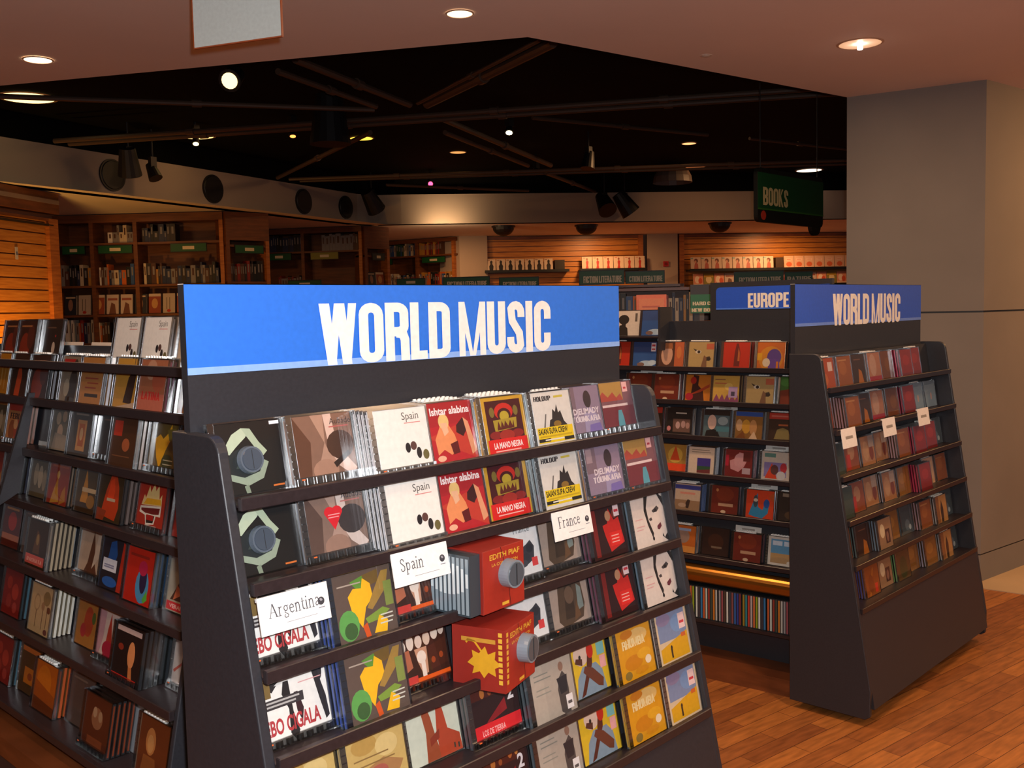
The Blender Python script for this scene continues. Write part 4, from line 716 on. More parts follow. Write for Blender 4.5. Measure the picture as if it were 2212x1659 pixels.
# ------------------------------------------------------------------ two red boxed sets
def boxed_set(x, z, rot, yo, lb, corner):
    o = thing('boxed_set', lb, 'boxed set', A.world(x, A.yf(z) + yo, z), (0, 0, rot), 'red boxed sets on the near rack')
    w, d, h = .124, .112, .119
    b = MB(); b.box((0, 0, 0), (w, d, h), '#8e2318', 'paint')
    b.box((.001, -.0006, .001), (w - .001, -.0001, h - .001), '#a02c1e')
    bo = b.obj('slipcase', o); bv = bo.modifiers.new('b', 'BEVEL'); bv.width = .0012
    g = MB(); gold = '#d8a838'
    plain_text(g, 'EDITH PIAF', .02, h - .020, .010, -.0009, gold, width=.09, bold=.02); plain_text(g, 'LA COLLECTION', .026, h - .033, .0055, -.0009, gold, width=.078, bold=.01)
    g.box((.055, -.0009, .006), (.075, -.0007, .012), gold)
    if corner:
        # gold leaf and title on the left side
        for i in range(9): g.box((.004, -.0010, .016 + i * .0112), (.011, -.0008, .024 + i * .0112), gold)
        g.obj('front_gold_printing', o); g = MB()
        leaf = [(.02, .05), (.032, .062), (.03, .075), (.045, .07), (.058, .085), (.064, .07), (.08, .078), (.078, .062), (.092, .052), (.078, .045), (.08, .03), (.064, .036), (.055, .024), (.046, .036), (.03, .03), (.034, .044)]
        for tr in tessellate_polygon([[Vector((a, c, 0)) for a, c in leaf]]):
            P = [leaf[i] for i in tr]; g.face([(-.0006, d - .012 - a, c) for a, c in P], '#d09a20')
        for q in stroke([(.05, .075), (.036, .092), (.022, .094), (.018, .088)], .004): g.face([(-.0007, d - .012 - a, c) for a, c in q], '#d09a20')
        g.box((-.0007, .02, h - .028), (-.0005, d - .02, h - .020), '#c08a30'); 
        for i in range(9): g.box((-.0007, .006, .016 + i * .0112), (-.0005, .014, .024 + i * .0112), gold)
    g.obj('gold_printing', o)
    if not corner:
        # opened side with the spines of the discs inside
        g = MB(); g.box((-.03, .006, .002), (-.0005, d - .002, h - .003), '#39434a', 'gloss')
        for i in range(10): g.box((-.0308, .009 + i * .0108, .006), (-.0298, .0155 + i * .0108, h - .008), '#8a98a0', 'gloss')
        for i in range(10):
            hh = .03 * math.sqrt(max(.05, 1 - ((i - 4.5) / 5) ** 2)); g.box((-.0314, .0095 + i * .0108, .07 - hh), (-.0307, .015 + i * .0108, .07 + hh), '#d0d8da', 'gloss')
        g.obj('disc_spines', o)
    p = MB(); cx = .072; p.tube((cx, 0, .066), (cx, -.022, .066), .0275, .0265, '#7c8790', 'gloss', 28); p.tube((cx, -.022, .066), (cx, -.0235, .066), .023, .022, '#4c565e', 'gloss', 28)
    p.box((cx - .0012, -.0242, .046), (cx + .0012, -.0235, .086), '#23282c'); p.obj('security_puck', o)
    s = MB(); 
    for q in stroke([(.052, h), (.072, .066), (.080, .0)], .0012): s.face([(a, -.0014, c) for a, c in q], '#1c1014')
    s.obj('security_cord', o)
boxed_set(.460, 1.037, math.radians(5), -.040, 'red boxed set with grey puck and open side, third tier of near rack', False)
boxed_set(.470, .896, math.radians(17), -.056, 'red boxed set turned aside showing a gold leaf, fourth tier of near rack', True)

# ------------------------------------------------------------------ setting: floor, ceilings, fascias, walls, pillar
def plank_floor():
    m = bpy.data.materials.new('wood_block_floor'); m.use_nodes = True; nt = m.node_tree; bs = nt.nodes['Principled BSDF']
    tc = nt.nodes.new('ShaderNodeTexCoord'); mp = nt.nodes.new('ShaderNodeMapping'); mp.inputs['Rotation'].default_value = (0, 0, math.radians(8))
    br = nt.nodes.new('ShaderNodeTexBrick'); br.inputs['Scale'].default_value = 1; br.inputs['Brick Width'].default_value = .42; br.inputs['Row Height'].default_value = .075
    br.inputs['Mortar Size'].default_value = .0012; br.inputs['Color1'].default_value = (*C('#8a5028'), 1); br.inputs['Color2'].default_value = (*C('#ab6a32'), 1); br.inputs['Mortar'].default_value = (*C('#4c2814'), 1)
    nz = nt.nodes.new('ShaderNodeTexNoise'); nz.inputs['Scale'].default_value = 9; nz.inputs['Detail'].default_value = 6
    mp2 = nt.nodes.new('ShaderNodeMapping'); mp2.inputs['Scale'].default_value = (1, 6, 1)
    nt.links.new(tc.outputs['Object'], mp.inputs[0]); nt.links.new(mp.outputs[0], br.inputs[0]); nt.links.new(mp.outputs[0], mp2.inputs[0]); nt.links.new(mp2.outputs[0], nz.inputs[0])
    mr = nt.nodes.new('ShaderNodeMapRange'); mr.inputs[1].default_value = .3; mr.inputs[2].default_value = .7; mr.inputs[3].default_value = .72; mr.inputs[4].default_value = 1.25
    nt.links.new(nz.outputs['Fac'], mr.inputs[0]); vm = nt.nodes.new('ShaderNodeVectorMath'); vm.operation = 'SCALE'
    nt.links.new(br.outputs['Color'], vm.inputs[0]); nt.links.new(mr.outputs[0], vm.inputs['Scale']); nt.links.new(vm.outputs[0], bs.inputs['Base Color'])
    bs.inputs['Roughness'].default_value = .42
    return m
M['floor'] = plank_floor()
M['stone'] = mat('pale_stone_floor', .5, '#b59a78', noise=(3, .08))
M['concrete'] = mat('smooth_concrete', .75, '#7e756c', noise=(1.6, .09))
b = MB(); b.face([(-5, -4, 0), (19, -4, 0), (19, 16, 0), (-5, 16, 0)], m='floor'); struct(b, 'floor')
b = MB(); b.prism([(5.70, 1.60), (9, 1.15), (9, 2.6), (5.60, 2.75), (5.66, 1.98)], .0, .004, m='stone'); struct(b, 'floor')
HOLE = [(3.302, 2.990), (5.641, 2.600), (15.0, 5.13), (8.66, 10.50), (0.35, 8.26)]
def ceiling_slab():
    outer = [(-5, -4), (19, -4), (19, 16), (-5, 16)]; b = MB()
    P = [Vector((x, y, 0)) for x, y in outer]; Hh = [Vector((x, y, 0)) for x, y in HOLE][::-1]; A_ = P + Hh
    for t in tessellate_polygon([P, Hh]): b.face([(A_[i].x, A_[i].y, 2.8) for i in t], m='ceil')
    struct(b, 'ceiling')
ceiling_slab()
b = MB(); b.face([(-5, 0, 3.45), (-5, 16, 3.45), (19, 16, 3.45), (19, 0, 3.45)], m='dark'); struct(b, 'ceiling')
def wall_seg(b, p, q, z0, z1, m, th=.06):
    d = Vector((q[0] - p[0], q[1] - p[1])).normalized(); n = Vector((-d.y, d.x)) * th
    b.prism([p, q, (q[0] + n.x, q[1] + n.y), (p[0] + n.x, p[1] + n.y)], z0, z1, m=m)
FL = ((-2.0, 7.55), (3.258, 9.148), (8.66, 10.50), (15.0, 5.13))
b = MB(); pts = [(-0.2, 8.1), (3.258, 9.148), (8.30, 10.66), (8.60, 10.63), (8.82, 10.37), (15.2, 4.96)]
for i in range(5): wall_seg(b, pts[i], pts[i + 1], 2.8, 3.2, 'fascia', .15)
struct(b, 'trim_1')
b = MB()
for i in range(5): wall_seg(b, (pts[i][0], pts[i][1] + .12), (pts[i + 1][0] + .05, pts[i + 1][1] + .12), 3.2, 3.46, 'dark', .1)
struct(b, 'wall_back')
b = MB()
for p, q in ((HOLE[4], HOLE[0]), (HOLE[0], HOLE[1]), (HOLE[1], (15.0, 5.13))): wall_seg(b, q, p, 2.801, 3.46, 'dark', .05)
struct(b, 'wall_front')
# pillar of smooth concrete with joints
b = MB(); foot = [(5.80, 1.875), (7.6, 1.62), (7.9, 3.1), (6.7, 3.04), (5.645, 2.60)]
def shrink(P, k=.006):
    c = Vector((sum(p[0] for p in P) / len(P), sum(p[1] for p in P) / len(P))); return [tuple(c + (Vector(p) - c) * (1 - k)) for p in P]
for z0, z1 in ((0, .155), (.163, 1.530), (1.540, 2.8)): b.prism(foot, z0, z1, m='concrete')
b.prism(shrink(foot), .15, 1.56, m='black'); o = struct(b, 'wall_right')
# outer walls of the shop
def frame(P, Q):
    d = Vector((Q[0] - P[0], Q[1] - P[1])).normalized(); return math.atan2(d.y, d.x)
W1 = ((11.34, 11.4), (13.39, 9.67)); W2 = ((13.86, 9.28), (16.2, 7.46))
b = MB(); wall_seg(b, (8.4, 14.4), (11.1, 14.4), 0, 2.8, 'fascia'); wall_seg(b, (11.1, 14.4), (11.38, 12.0), 0, 2.8, 'fascia'); wall_seg(b, (11.25, 11.55), (19, 5.4), 0, 2.8, 'fascia', .1); wall_seg(b, (-3, 13.8), (8.6, 14.3), 0, 2.8, 'fascia'); struct(b, 'wall_back')
b = MB(); wall_seg(b, (-4.5, -3.8), (-4.4, 14), 0, 4.05, 'fascia'); struct(b, 'wall_left')
b = MB(); b.prism([(10.97, 11.50), (11.32, 11.22), (11.36, 11.9), (11.0, 12.0)], 0, 2.8, m='fascia'); struct(b, 'wall_back')
b = MB(); b.prism([(13.42, 9.60), (13.80, 9.26), (13.95, 9.40), (13.6, 9.75)], 0, 2.8, m='fascia'); struct(b, 'wall_back')

# ------------------------------------------------------------------ books
BC = {'dark': '#241a1a', 'navy': '#1c2440', 'red': '#7a1f18', 'brown': '#4a2a1a', 'cream': '#b8a488', 'green': '#20402a', 'grey': '#77706c', 'ochre': '#a8742a', 'white': '#c8beb4', 'blue': '#2c4a78', 'orange': '#b4561c', 'black': '#111113'}
def book_mesh(w, d, h, c):
    def f():
        b = MB(); b.box((0, 0, 0), (w, d, h), BC[c], skip=''); b.box((.0015, .003, h), (w - .0015, d - .002, h + .0006), '#c8b898')
        b.box((w * .3, -.0005, h * .45), (w * .7, 0, h * .85), BC['grey'] if c not in ('cream', 'white', 'grey') else BC['brown']); return b.mesh('book')
    return shared(('bk', round(w, 3), round(d, 3), round(h, 3), c), f)
CLX = []
def book_row(P, rz, x0, x1, z, where, depth=.14, yo=.03, hmin=.17, hmax=.24, cols=None, wmul=1.0, fill=1.0):
    # a run of books with the spines outwards, starting at frame P/rz
    Mx = Matrix.Translation((P[0], P[1], 0)) @ Matrix.Rotation(rz, 4, 'Z'); x = x0
    while x < x1 - .02:
        w = random.choice((.018, .024, .03, .038, .046)) * wmul
        if x + w > x1: break
        if random.random() > fill: x += w; continue
        h = random.choice((hmin, (hmin + hmax) / 2, hmax)); c = random.choice(cols or list(BC)); me = book_mesh(w, depth, h, c)
        o = link('book', me, None, Mx @ Vector((x, yo, z)), (0, 0, rz))
        tag(o, f'{c} book standing spine out on {where}', 'book', f'books on {where}')
        x += w + .0015
def face_mesh(key, art, w, h, t):
    def f():
        b = MB(); b.box((0, .0005, 0), (w, t, h), '#b8aa98'); parse_art(b, art, 0, 0, w, h, 0); return b.mesh('book')
    return shared(('fc', key, w, h), f)
FACE = {'silh': '#c8b098;p 30 0 70 0 76 40 62 60 66 80 50 92 36 78 40 58 26 40 #1c1612;r 6 88 30 6 #8a5a3c',
 'dress': '#d0b49a;p 34 0 66 0 60 30 66 60 50 74 38 58 42 30 #b02c20;e 50 80 9 10 #8a4a30;r 10 88 24 4 #c8503c',
 'mother': '#d0b49c;p 30 0 74 0 72 40 60 56 40 50 34 30 #b05a4a;e 52 70 20 18 #6a3a2c;e 46 62 11 12 #c88c70;r 0 84 24 10 #7aa0a0',
 'blush': '#d0a488;e 50 30 30 20 #c8603c;r 20 60 60 20 #d8b49c;r 28 68 40 4 #c86c4c',
 'mag1': '#b8a294;r 10 70 80 12 #8a4a3c;p 20 0 80 0 70 50 40 60 #6a4030', 'mag2': '#8a3c24;e 50 50 26 26 #b8844c;r 0 86 100 14 #c0a890', 'mag3': '#24242c;e 50 50 20 30 #8a6450;r 10 84 80 8 #b89c7c', 'mag4': '#b09c88;r 30 20 6 60 #6a5a4c;r 54 20 6 60 #6a5a4c;e 50 12 16 8 #a82c1c',
 'pinks': '#d88c6c;e 40 50 26 30 #e8ccb4;e 70 40 20 24 #c8502c;r 0 0 100 16 #e4b48c', 'greens': '#8a7c34;e 50 50 30 30 #d8c08c;r 0 70 100 20 #b8902c'}
def face_row(P, rz, x0, n, pitch, z, keys, w, h, where, yo=.0, lean=.16, names=None):
    Mx = Matrix.Translation((P[0], P[1], 0)) @ Matrix.Rotation(rz, 4, 'Z')
    for i in range(n):
        k = keys[i % len(keys)]; o = link('book', face_mesh(k, FACE[k], w, h, .02))
        o.matrix_world = Mx @ Matrix.Translation((x0 + i * pitch, yo, z)) @ Matrix.Rotation(-lean, 4, 'X')
        tag(o, f'{(names or {}).get(k, k)} standing face out on {where}', 'book', f'face out books on {where}, {k}')
NM = {'silh': 'cream book with dark silhouette', 'dress': 'pale book with red dress figure', 'mother': 'pale book with embracing figures', 'blush': 'peach coloured book',
 'mag1': 'pale brown paperback', 'mag2': 'rust coloured paperback', 'mag3': 'dark paperback', 'mag4': 'grey paperback', 'pinks': 'pink and cream book', 'greens': 'olive and cream book'}

def shelf_sign(P, rz, x, z, w, label, green='#0d4a24', words='', grp=None, h=.10, yo=-.02, tx=None, name='shelf_sign', edge='#0c1410'):
    Mx = Matrix.Translation((P[0], P[1], 0)) @ Matrix.Rotation(rz, 4, 'Z')
    o = thing(name, label, 'sign', Mx @ Vector((x, yo, z)), (0, 0, rz), grp)
    b = MB(); b.box((0, 0, 0), (w, .015, h), edge); b.obj('board', o)
    b = MB(); b.box((.006, -.001, .008), (w - .006, 0, h - .008), green)
    if words: heavy_text(b, words, tx if tx is not None else w * .1, h * .14, w * .84 if tx is None else w - tx - .02, h * .45, -.0015, '#cdb898')
    else: b.box((w * .34, -.0014, h * .3), (w * .66, -.001, h * .66), '#c8b894')
    b.obj('sign_face', o)

def bookcase(name, label, P, Q, shelves, posts, top, depth, header, back='case_wood', hd=.1):
    rz = frame(P, Q); L = (Vector(Q) - Vector(P)).length
    o = thing(name, label, 'bookcase', (P[0], P[1], 0), (0, 0, rz))
    b = MB(); b.box((0, depth, 0), (L, depth + .02, top), m=back); b.obj('back_panel', o)
    b = MB(); b.box((0, -.012, top - header), (L, depth, top), m='case_wood'); b.obj('header', o)
    for x in posts:
        b = MB(); b.box((x, -.008, 0), (x + .045, depth, top - header), m='wood' if x > L - .1 else 'case_wood'); b.obj('upright', o)
    for z in shelves:
        b = MB(); b.box((.0, 0, z - .025), (L, depth - .002, z), m='case_wood'); b.obj('shelf', o)
    return o, rz
# left back bookcase with three bays
P1, Q1 = (4.68, 11.62), (5.97, 10.13)
bookcase('bookcase', 'tall brown bookcase with three bays at the left back', P1, Q1, [.3, .65, 1.0, 1.33, 1.655, 1.99, 2.47], [0, .42, .93, 1.925], 2.79, .28, .09)
r1 = frame(P1, Q1); c3 = 'third'
book_row(P1, r1, .05, .42, 1.99, 'upper shelf of the left back bookcase', wmul=1.1); book_row(P1, r1, .50, .92, 1.99, 'upper shelf of the left back bookcase', wmul=1.1)
book_row(P1, r1, 1.02, 1.90, 1.99, 'upper shelf right bay of the left back bookcase', wmul=1.2, cols=['dark', 'navy', 'red', 'brown', 'grey', 'ochre', 'cream', 'black'])
face_row(P1, r1, .06, 11, .165, 1.66, ['mag3', 'mag4', 'mag2', 'mag1', 'mag1', 'mag3', 'mag2', 'mag4', 'mag2', 'mag1', 'mag3'], .14, .225, 'middle shelf of left back bookcase', .04, .12, NM)
book_row(P1, r1, .06, 1.9, 1.33, 'low shelf of the left back bookcase', fill=.85, hmin=.2, hmax=.27)
book_row(P1, r1, .62, .95, 2.47, 'highest shelf of the left back bookcase', cols=['cream', 'grey', 'white'], wmul=1.4, hmin=.12, hmax=.2)
book_row(P1, r1, 1.02, 1.45, 2.47, 'highest shelf right bay of left back bookcase', cols=['black', 'navy', 'dark'], wmul=1.6, hmin=.12, hmax=.2)
for i, (x, w) in enumerate(((.10, .27), (.52, .40), (1.36, .42))):
    shelf_sign(P1, r1, x, 2.345, w, ['leftmost', 'middle', 'rightmost'][i] + ' small green sign under the top shelf of left back bookcase', grp='green shelf signs')
# its end piece
P1b, Q1b = (5.98, 10.10), (6.52, 10.06)
bookcase('bookcase', 'narrow end bookcase facing forward beside the left back bookcase', P1b, Q1b, [.5, 1.0, 1.5, 2.0, 2.42], [0, .495], 2.79, .22, .32)
shelf_sign(P1b, frame(P1b, Q1b), .1, 2.32, .36, 'green sign on the narrow end bookcase', grp='green shelf signs'); book_row(P1b, frame(P1b, Q1b), .06, .48, 2.0, 'shelf of the narrow end bookcase', cols=['dark', 'brown', 'black', 'red'], depth=.1)
# second bookcase
P2, Q2 = (7.62, 12.08), (8.47, 10.80); r2 = frame(P2, Q2)
bookcase('bookcase', 'brown bookcase behind the left half of the large blue sign', P2, Q2, [.5, 1.0, 1.5, 1.95, 2.475], [0, .66, 1.49], 2.79, .28, .07)
book_row(P2, r2, .14, .66, 2.475, 'top shelf left bay of the middle bookcase', cols=['black', 'navy', 'dark'], wmul=1.0, hmin=.2, hmax=.23)
book_row(P2, r2, .95, 1.48, 2.475, 'top shelf right bay of the middle bookcase', cols=['grey', 'grey', 'brown'], wmul=1.6, hmin=.2, hmax=.23)
book_row(P2, r2, .3, .66, 1.95, 'lower shelf of the middle bookcase', cols=['brown', 'grey', 'red'], hmin=.16, hmax=.2)
shelf_sign(P2, r2, .16, 2.36, .36, 'small green sign on the middle bookcase', grp='green shelf signs')
shelf_sign(P2, r2, .80, 2.355, .40, 'yellow green sign on the middle bookcase', green='#7a7414', edge='#5a5414')
P2b, Q2b = (8.50, 10.79), (8.93, 10.79)
bookcase('bookcase', 'narrow end bookcase with a thick honey wood post behind large sign', P2b, Q2b, [.5, 1.0, 1.5, 1.95, 2.4], [0, .39], 2.79, .2, .30)
shelf_sign(P2b, 0, .12, 2.33, .22, 'dark sign on the narrow end bookcase with honey post', green='#2c2c20')
face_row(P2b, 0, .07, 2, .15, 1.97, ['mag3', 'mag2'], .13, .2, 'lower shelf of the narrow honey post bookcase', .02, .12, NM)
# third bookcase
P3, Q3 = (10.60, 12.98), (10.93, 11.53); r3 = frame(P3, Q3)
bookcase('bookcase', 'lit bookcase left of the white back pillar', P3, Q3, [.5, 1.0, 1.5, 2.05, 2.53], [0, .68, 1.40], 2.79, .28, .06)
book_row(P3, r3, .05, .66, 2.53, 'top shelf left bay of the lit bookcase', cols=['blue', 'grey', 'green', 'cream'], hmin=.17, hmax=.2); book_row(P3, r3, .74, 1.2, 2.53, 'top shelf right bay of the lit bookcase', cols=['red', 'red', 'brown', 'ochre'], hmin=.17, hmax=.2)
book_row(P3, r3, .1, 1.38, 2.05, 'lower shelf of the lit bookcase', hmin=.14, hmax=.2)
shelf_sign(P3, r3, .02, 2.40, .2, 'leftmost green sign of the lit bookcase', grp='green shelf signs'); shelf_sign(P3, r3, .82, 2.395, .46, 'lettered green sign of the lit bookcase', grp='green shelf signs')

# slat walls
def slat_wall(label, P, Q, z0, z1, pitch, frame_w=.07, head=.05, mt='slat'):
    rz = frame(P, Q); L = (Vector(Q) - Vector(P)).length
    o = thing('slat_wall', label, 'slat wall', (P[0], P[1], 0), (0, 0, rz))
    b = MB(); z = z0
    while z < z1 - head: 
        b.box((frame_w, 0, z), (L - frame_w, .02, min(z + pitch - .012, z1 - head)), m=mt); z += pitch
    b.obj('slats', o)
    b = MB(); b.box((frame_w, .02, z0), (L - frame_w, .03, z1 - head), m='darkwood'); b.obj('back_board', o)
    b = MB(); b.box((0, -.04, z0), (frame_w, .04, z1), m='wood'); b.box((L - frame_w, -.04, z0), (L, .04, z1), m='wood'); b.box((frame_w, -.04, z1 - head), (L - frame_w, .04, z1), m='darkwood'); b.obj('frame', o)
    return o, rz
SL = ((2.35, 8.54), (3.885, 9.612))
o, rs = slat_wall('glowing orange slat wall in a wooden frame at the left edge', SL[0], SL[1], .0, 2.55, .105, .14, .02)
b = MB(); b.box((0, -.06, 2.60), (1.87, .06, 2.79), m='darkwood'); b.obj('header', o)
b = MB(); b.box((0, -.065, 2.685), (1.87, -.06, 2.725), '#8a7466'); b.obj('title_strip', o)
b = MB(); b.tube((.2, -.03, 2.49), (1.80, -.03, 2.49), .012, col='#201410'); b.obj('rail', o)
lbx = tag(MB().box((0, 0, 0), (.035, .006, .11), '#b8b0b0').box((.01, -.001, .04), (.025, 0, .07), '#3a4a7a').obj('price_tag', None, Matrix.Translation((SL[0][0], SL[0][1], 0)) @ Matrix.Rotation(rs, 4, 'Z') @ Vector((1.26, -.012, 2.15)), (0, 0, rs)), 'small white tag on the glowing orange slat wall', 'tag')
o, rw1 = slat_wall('left slat wall above the large blue sign, with two rows of books', W1[0], W1[1], .0, 2.79, .085, .08, .05)
o, rw2 = slat_wall('right slat wall beside the concrete pillar, with pale books', W2[0], (16.9, 6.92), .0, 2.79, .085, .08, .05)
def ledge(P, rz, x0, x1, z, lb):
    o = thing('wall_shelf', lb, 'shelf', (Matrix.Translation((P[0], P[1], 0)) @ Matrix.Rotation(rz, 4, 'Z')) @ Vector((x0, -.2, z)), (0, 0, rz))
    b = MB(); b.box((0, 0, -.025), (x1 - x0, .198, 0), m='black'); b.obj('board', o)
    b = MB(); b.box((0, -.008, -.03), (x1 - x0, 0, .012), m='black'); b.obj('front_edge', o)
ledge(W1[0], rw1, .05, 1.42, 2.235, 'black wall shelf holding the silhouette books'); ledge(W1[0], rw1, 1.60, 2.70, 2.235, 'black wall shelf holding the red dress books')
ledge(W2[0], rw2, .12, 3.1, 2.20, 'long black wall shelf on the right slat wall'); ledge(W2[0], rw2, .12, 3.1, 1.93, 'lower black wall shelf on the right slat wall')
face_row(W1[0], rw1, .09, 7, .155, 2.24, ['silh'], .14, .185, 'left slat wall', -.15, .1, NM)
face_row(W1[0], rw1, 1.64, 6, .175, 2.24, ['dress'], .165, .20, 'left slat wall', -.15, .1, NM)
tag(MB().box((0, 0, 0), (.16, .15, .16), '#2c2418').obj('book_box', None, (Matrix.Translation((W1[0][0], W1[0][1], 0)) @ Matrix.Rotation(rw1, 4, 'Z')) @ Vector((1.19, -.17, 2.236)), (0, 0, rw1)), 'dark box right of the silhouette books', 'box')
face_row(W2[0], rw2, .16, 8, .18, 2.205, ['mother'], .17, .20, 'right slat wall', -.15, .1, NM)
tag(MB().box((0, 0, 0), (.13, .15, .18), '#3c2a1c').obj('book_box', None, (Matrix.Translation((W2[0][0], W2[0][1], 0)) @ Matrix.Rotation(rw2, 4, 'Z')) @ Vector((1.62, -.17, 2.201)), (0, 0, rw2)), 'dark box between the two rows of pale books', 'box')
face_row(W2[0], rw2, 1.78, 7, .18, 2.205, ['blush'], .17, .20, 'right slat wall', -.15, .1, NM)
face_row(W2[0], rw2, .20, 15, .18, 1.935, ['pinks', 'greens', 'pinks', 'mag1'], .17, .20, 'lower shelf of right slat wall', -.15, .1, NM)
b = MB(); b.box((0, 0, 0), (.085, .03, .085), '#a81c1c', 'gloss'); b.tube((.042, -.004, .042), (.042, 0, .042), .026, col='#7a1414', n=16)
tag(b.obj('alarm_button', None, (13.60, 9.405, 2.265), (0, 0, frame((13.42, 9.60), (13.80, 9.26)))), 'small red alarm button on the wall between the slat walls', 'alarm')

# low bookcases of the fiction department
MF = Vector((.827, .563)); MR = Vector((.563, -.827)); rm = math.atan2(MR.y, MR.x)
def low_case(dist, x0, x1, top, label, sign=None, shelves=(), cols=None, wh=''):
    P = MF * dist + MR * x0; o = thing('low_bookcase', label, 'bookcase', (P.x, P.y, 0), (0, 0, rm)); L = x1 - x0
    b = MB(); b.box((0, .28, 0), (L, .30, top), m='case_wood'); b.box((0, 0, 0), (.03, .28, top), m='case_wood'); b.box((L - .03, 0, 0), (L, .28, top), m='case_wood'); b.box((0, 0, top - .02), (L, .28, top), m='darkwood'); b.obj('carcass', o)
    for z in shelves:
        b = MB(); b.box((.03, .0, z - .02), (L - .03, .28, z), m='case_wood'); b.obj('shelf', o)
        book_row((P.x, P.y), rm, .04, L - .05, z, wh, cols=cols, hmin=.16, hmax=.2, yo=.02)
    return P
def dept_sign(dist, x0, x1, z, label, words, h=.095):
    P = MF * (dist - .02) + MR * x0; shelf_sign((P.x, P.y), rm, 0, z, x1 - x0, label, words=words, h=h, name='department_sign', grp='green department signs', yo=0)
low_case(7.0, -.42, .30, 1.735, 'low bookcase full of books right of the large blue sign', shelves=(.9, 1.2, 1.50), wh='low bookcase beside the large sign')
low_case(8.3, -2.0, -1.50, 1.79, 'low bookcase under the leftmost fiction sign'); dept_sign(8.3, -1.93, -1.52, 1.80, 'leftmost green FICTION LITERATURE sign above the large blue sign', 'FICTION LITERATURE')
low_case(8.3, -1.48, -.82, 1.79, 'low bookcase under the second fiction sign'); dept_sign(8.3, -1.44, -1.10, 1.785, 'second green FICTION LITERATURE sign from the left', 'FICTION LITERATURE')
low_case(7.9, -.80, .1, 1.78, 'low bookcase under the two adjoining fiction signs'); dept_sign(7.8, -.715, -.36, 1.785, 'larger green FICTION LITERATURE sign beside the corner of large sign', 'FICTION LITERATURE', .115)
dept_sign(7.95, -.36, -.05, 1.79, 'green FICTION LITERATURE sign partly covered by the one beside it', 'CTION LITERATURE', .10)
low_case(8.3, .42, 1.3, 1.75, 'low bookcase behind the Europe sign'); dept_sign(8.2, .50, .89, 1.755, 'green FICTION LITERATURE sign above the Europe sign', 'FICTION LITERATURE', .115); dept_sign(8.25, .90, 1.12, 1.765, 'short green sign right of the one above the Europe sign', 'RATURE', .095)
low_case(9.2, -3.9, -3.2, 1.83, 'low bookcase far behind the left part of large sign'); dept_sign(9.2, -3.68, -3.34, 1.86, 'green sign far behind the left part of large sign', '', .08)
low_case(9.2, -2.75, -2.1, 1.83, 'low bookcase far behind the middle of large sign'); dept_sign(9.2, -2.59, -2.31, 1.855, 'green sign far behind the middle of large sign', '', .07)
# stands between the racks
P = MF * 5.2 + MR * -.18
o = thing('poster_stand', 'orange framed poster stand behind the blue cloud disc', 'poster stand', (P.x, P.y, 0), (0, 0, rm))
b = MB(); b.box((0, 0, 1.40), (.155, .012, 1.665), '#c8603a'); b.obj('frame', o); b = MB(); b.box((.012, -.002, 1.41), (.143, 0, 1.645), '#c87044')
for i in range(5): b.box((.03, -.003, 1.60 - i * .03), (.12, -.002, 1.607 - i * .03), '#a84a2c')
b.obj('poster', o); b = MB(); b.tube((.077, .02, 0), (.077, .02, 1.45), .012, col='#201c1c', n=10); b.tube((.077, .02, 0), (.077, .02, .015), .14, col='#201c1c', n=20); b.obj('pole', o)
P = MF * 5.6 + MR * .105
o = thing('department_sign', 'green HARD COVER NEW BOOKS sign left of the Europe sign', 'sign', (P.x, P.y, 0), (0, 0, rm), 'green department signs')
b = MB(); b.box((0, 0, 1.56), (.135, .02, 1.72), '#24160e'); b.obj('board', o); b = MB(); b.box((0, -.003, 1.562), (.135, 0, 1.665), '#0e5a2c'); heavy_text(b, 'HARD CO', .012, 1.605, .115, .02, -.004, '#c8b894'); heavy_text(b, 'NEW BOO', .006, 1.568, .12, .02, -.004, '#c8b894'); b.obj('sign_face', o)
b = MB(); b.box((.02, .02, 0), (.05, .04, 1.6), '#24160e'); b.obj('post', o)

# hanging sign
o = thing('hanging_sign', 'dark green hanging BOOKS sign left of the pillar', 'sign', (5.672, 3.2, 0))
def rrect(x0, z0, x1, z1, r):
    P = []
    for cx, cz, a0 in ((x1 - r, z0 + r, -90), (x1 - r, z1 - r, 0), (x0 + r, z1 - r, 90), (x0 + r, z0 + r, 180)): P += arc(cx, cz, r, r, a0, a0 + 90, 5)
    return P
b = MB(); b.prism(rrect(0, 2.128, .90, 2.47, .04), 0, .03, '#0a0f0c', fn=lambda a, c, h: (a, h, c)); b.prism(arc(.80, 2.14, .07, .07, 180, 360, 10), .001, .029, '#0a0f0c', fn=lambda a, c, h: (a, h, c)); b.obj('board', o)
b = MB(); b.box((.0, -.002, 2.21), (.9, 0, 2.44), '#0c4020'); b.box((.0, -.003, 2.205), (.9, -.001, 2.215), '#2a5a1c'); heavy_text(b, 'BOOKS', .06, 2.235, .33, .115, -.004, '#b8a878')
b.tube((.07, -.003, 2.17), (.07, 0, 2.17), .03, col='#a02c1c', n=16); b.obj('sign_face', o)
for cx_ in (.06, .84): b = MB(); b.tube((cx_, .015, 2.47), (cx_, .015, 3.45), .003, col='#1c1c1c', n=6); b.obj('cable', o)

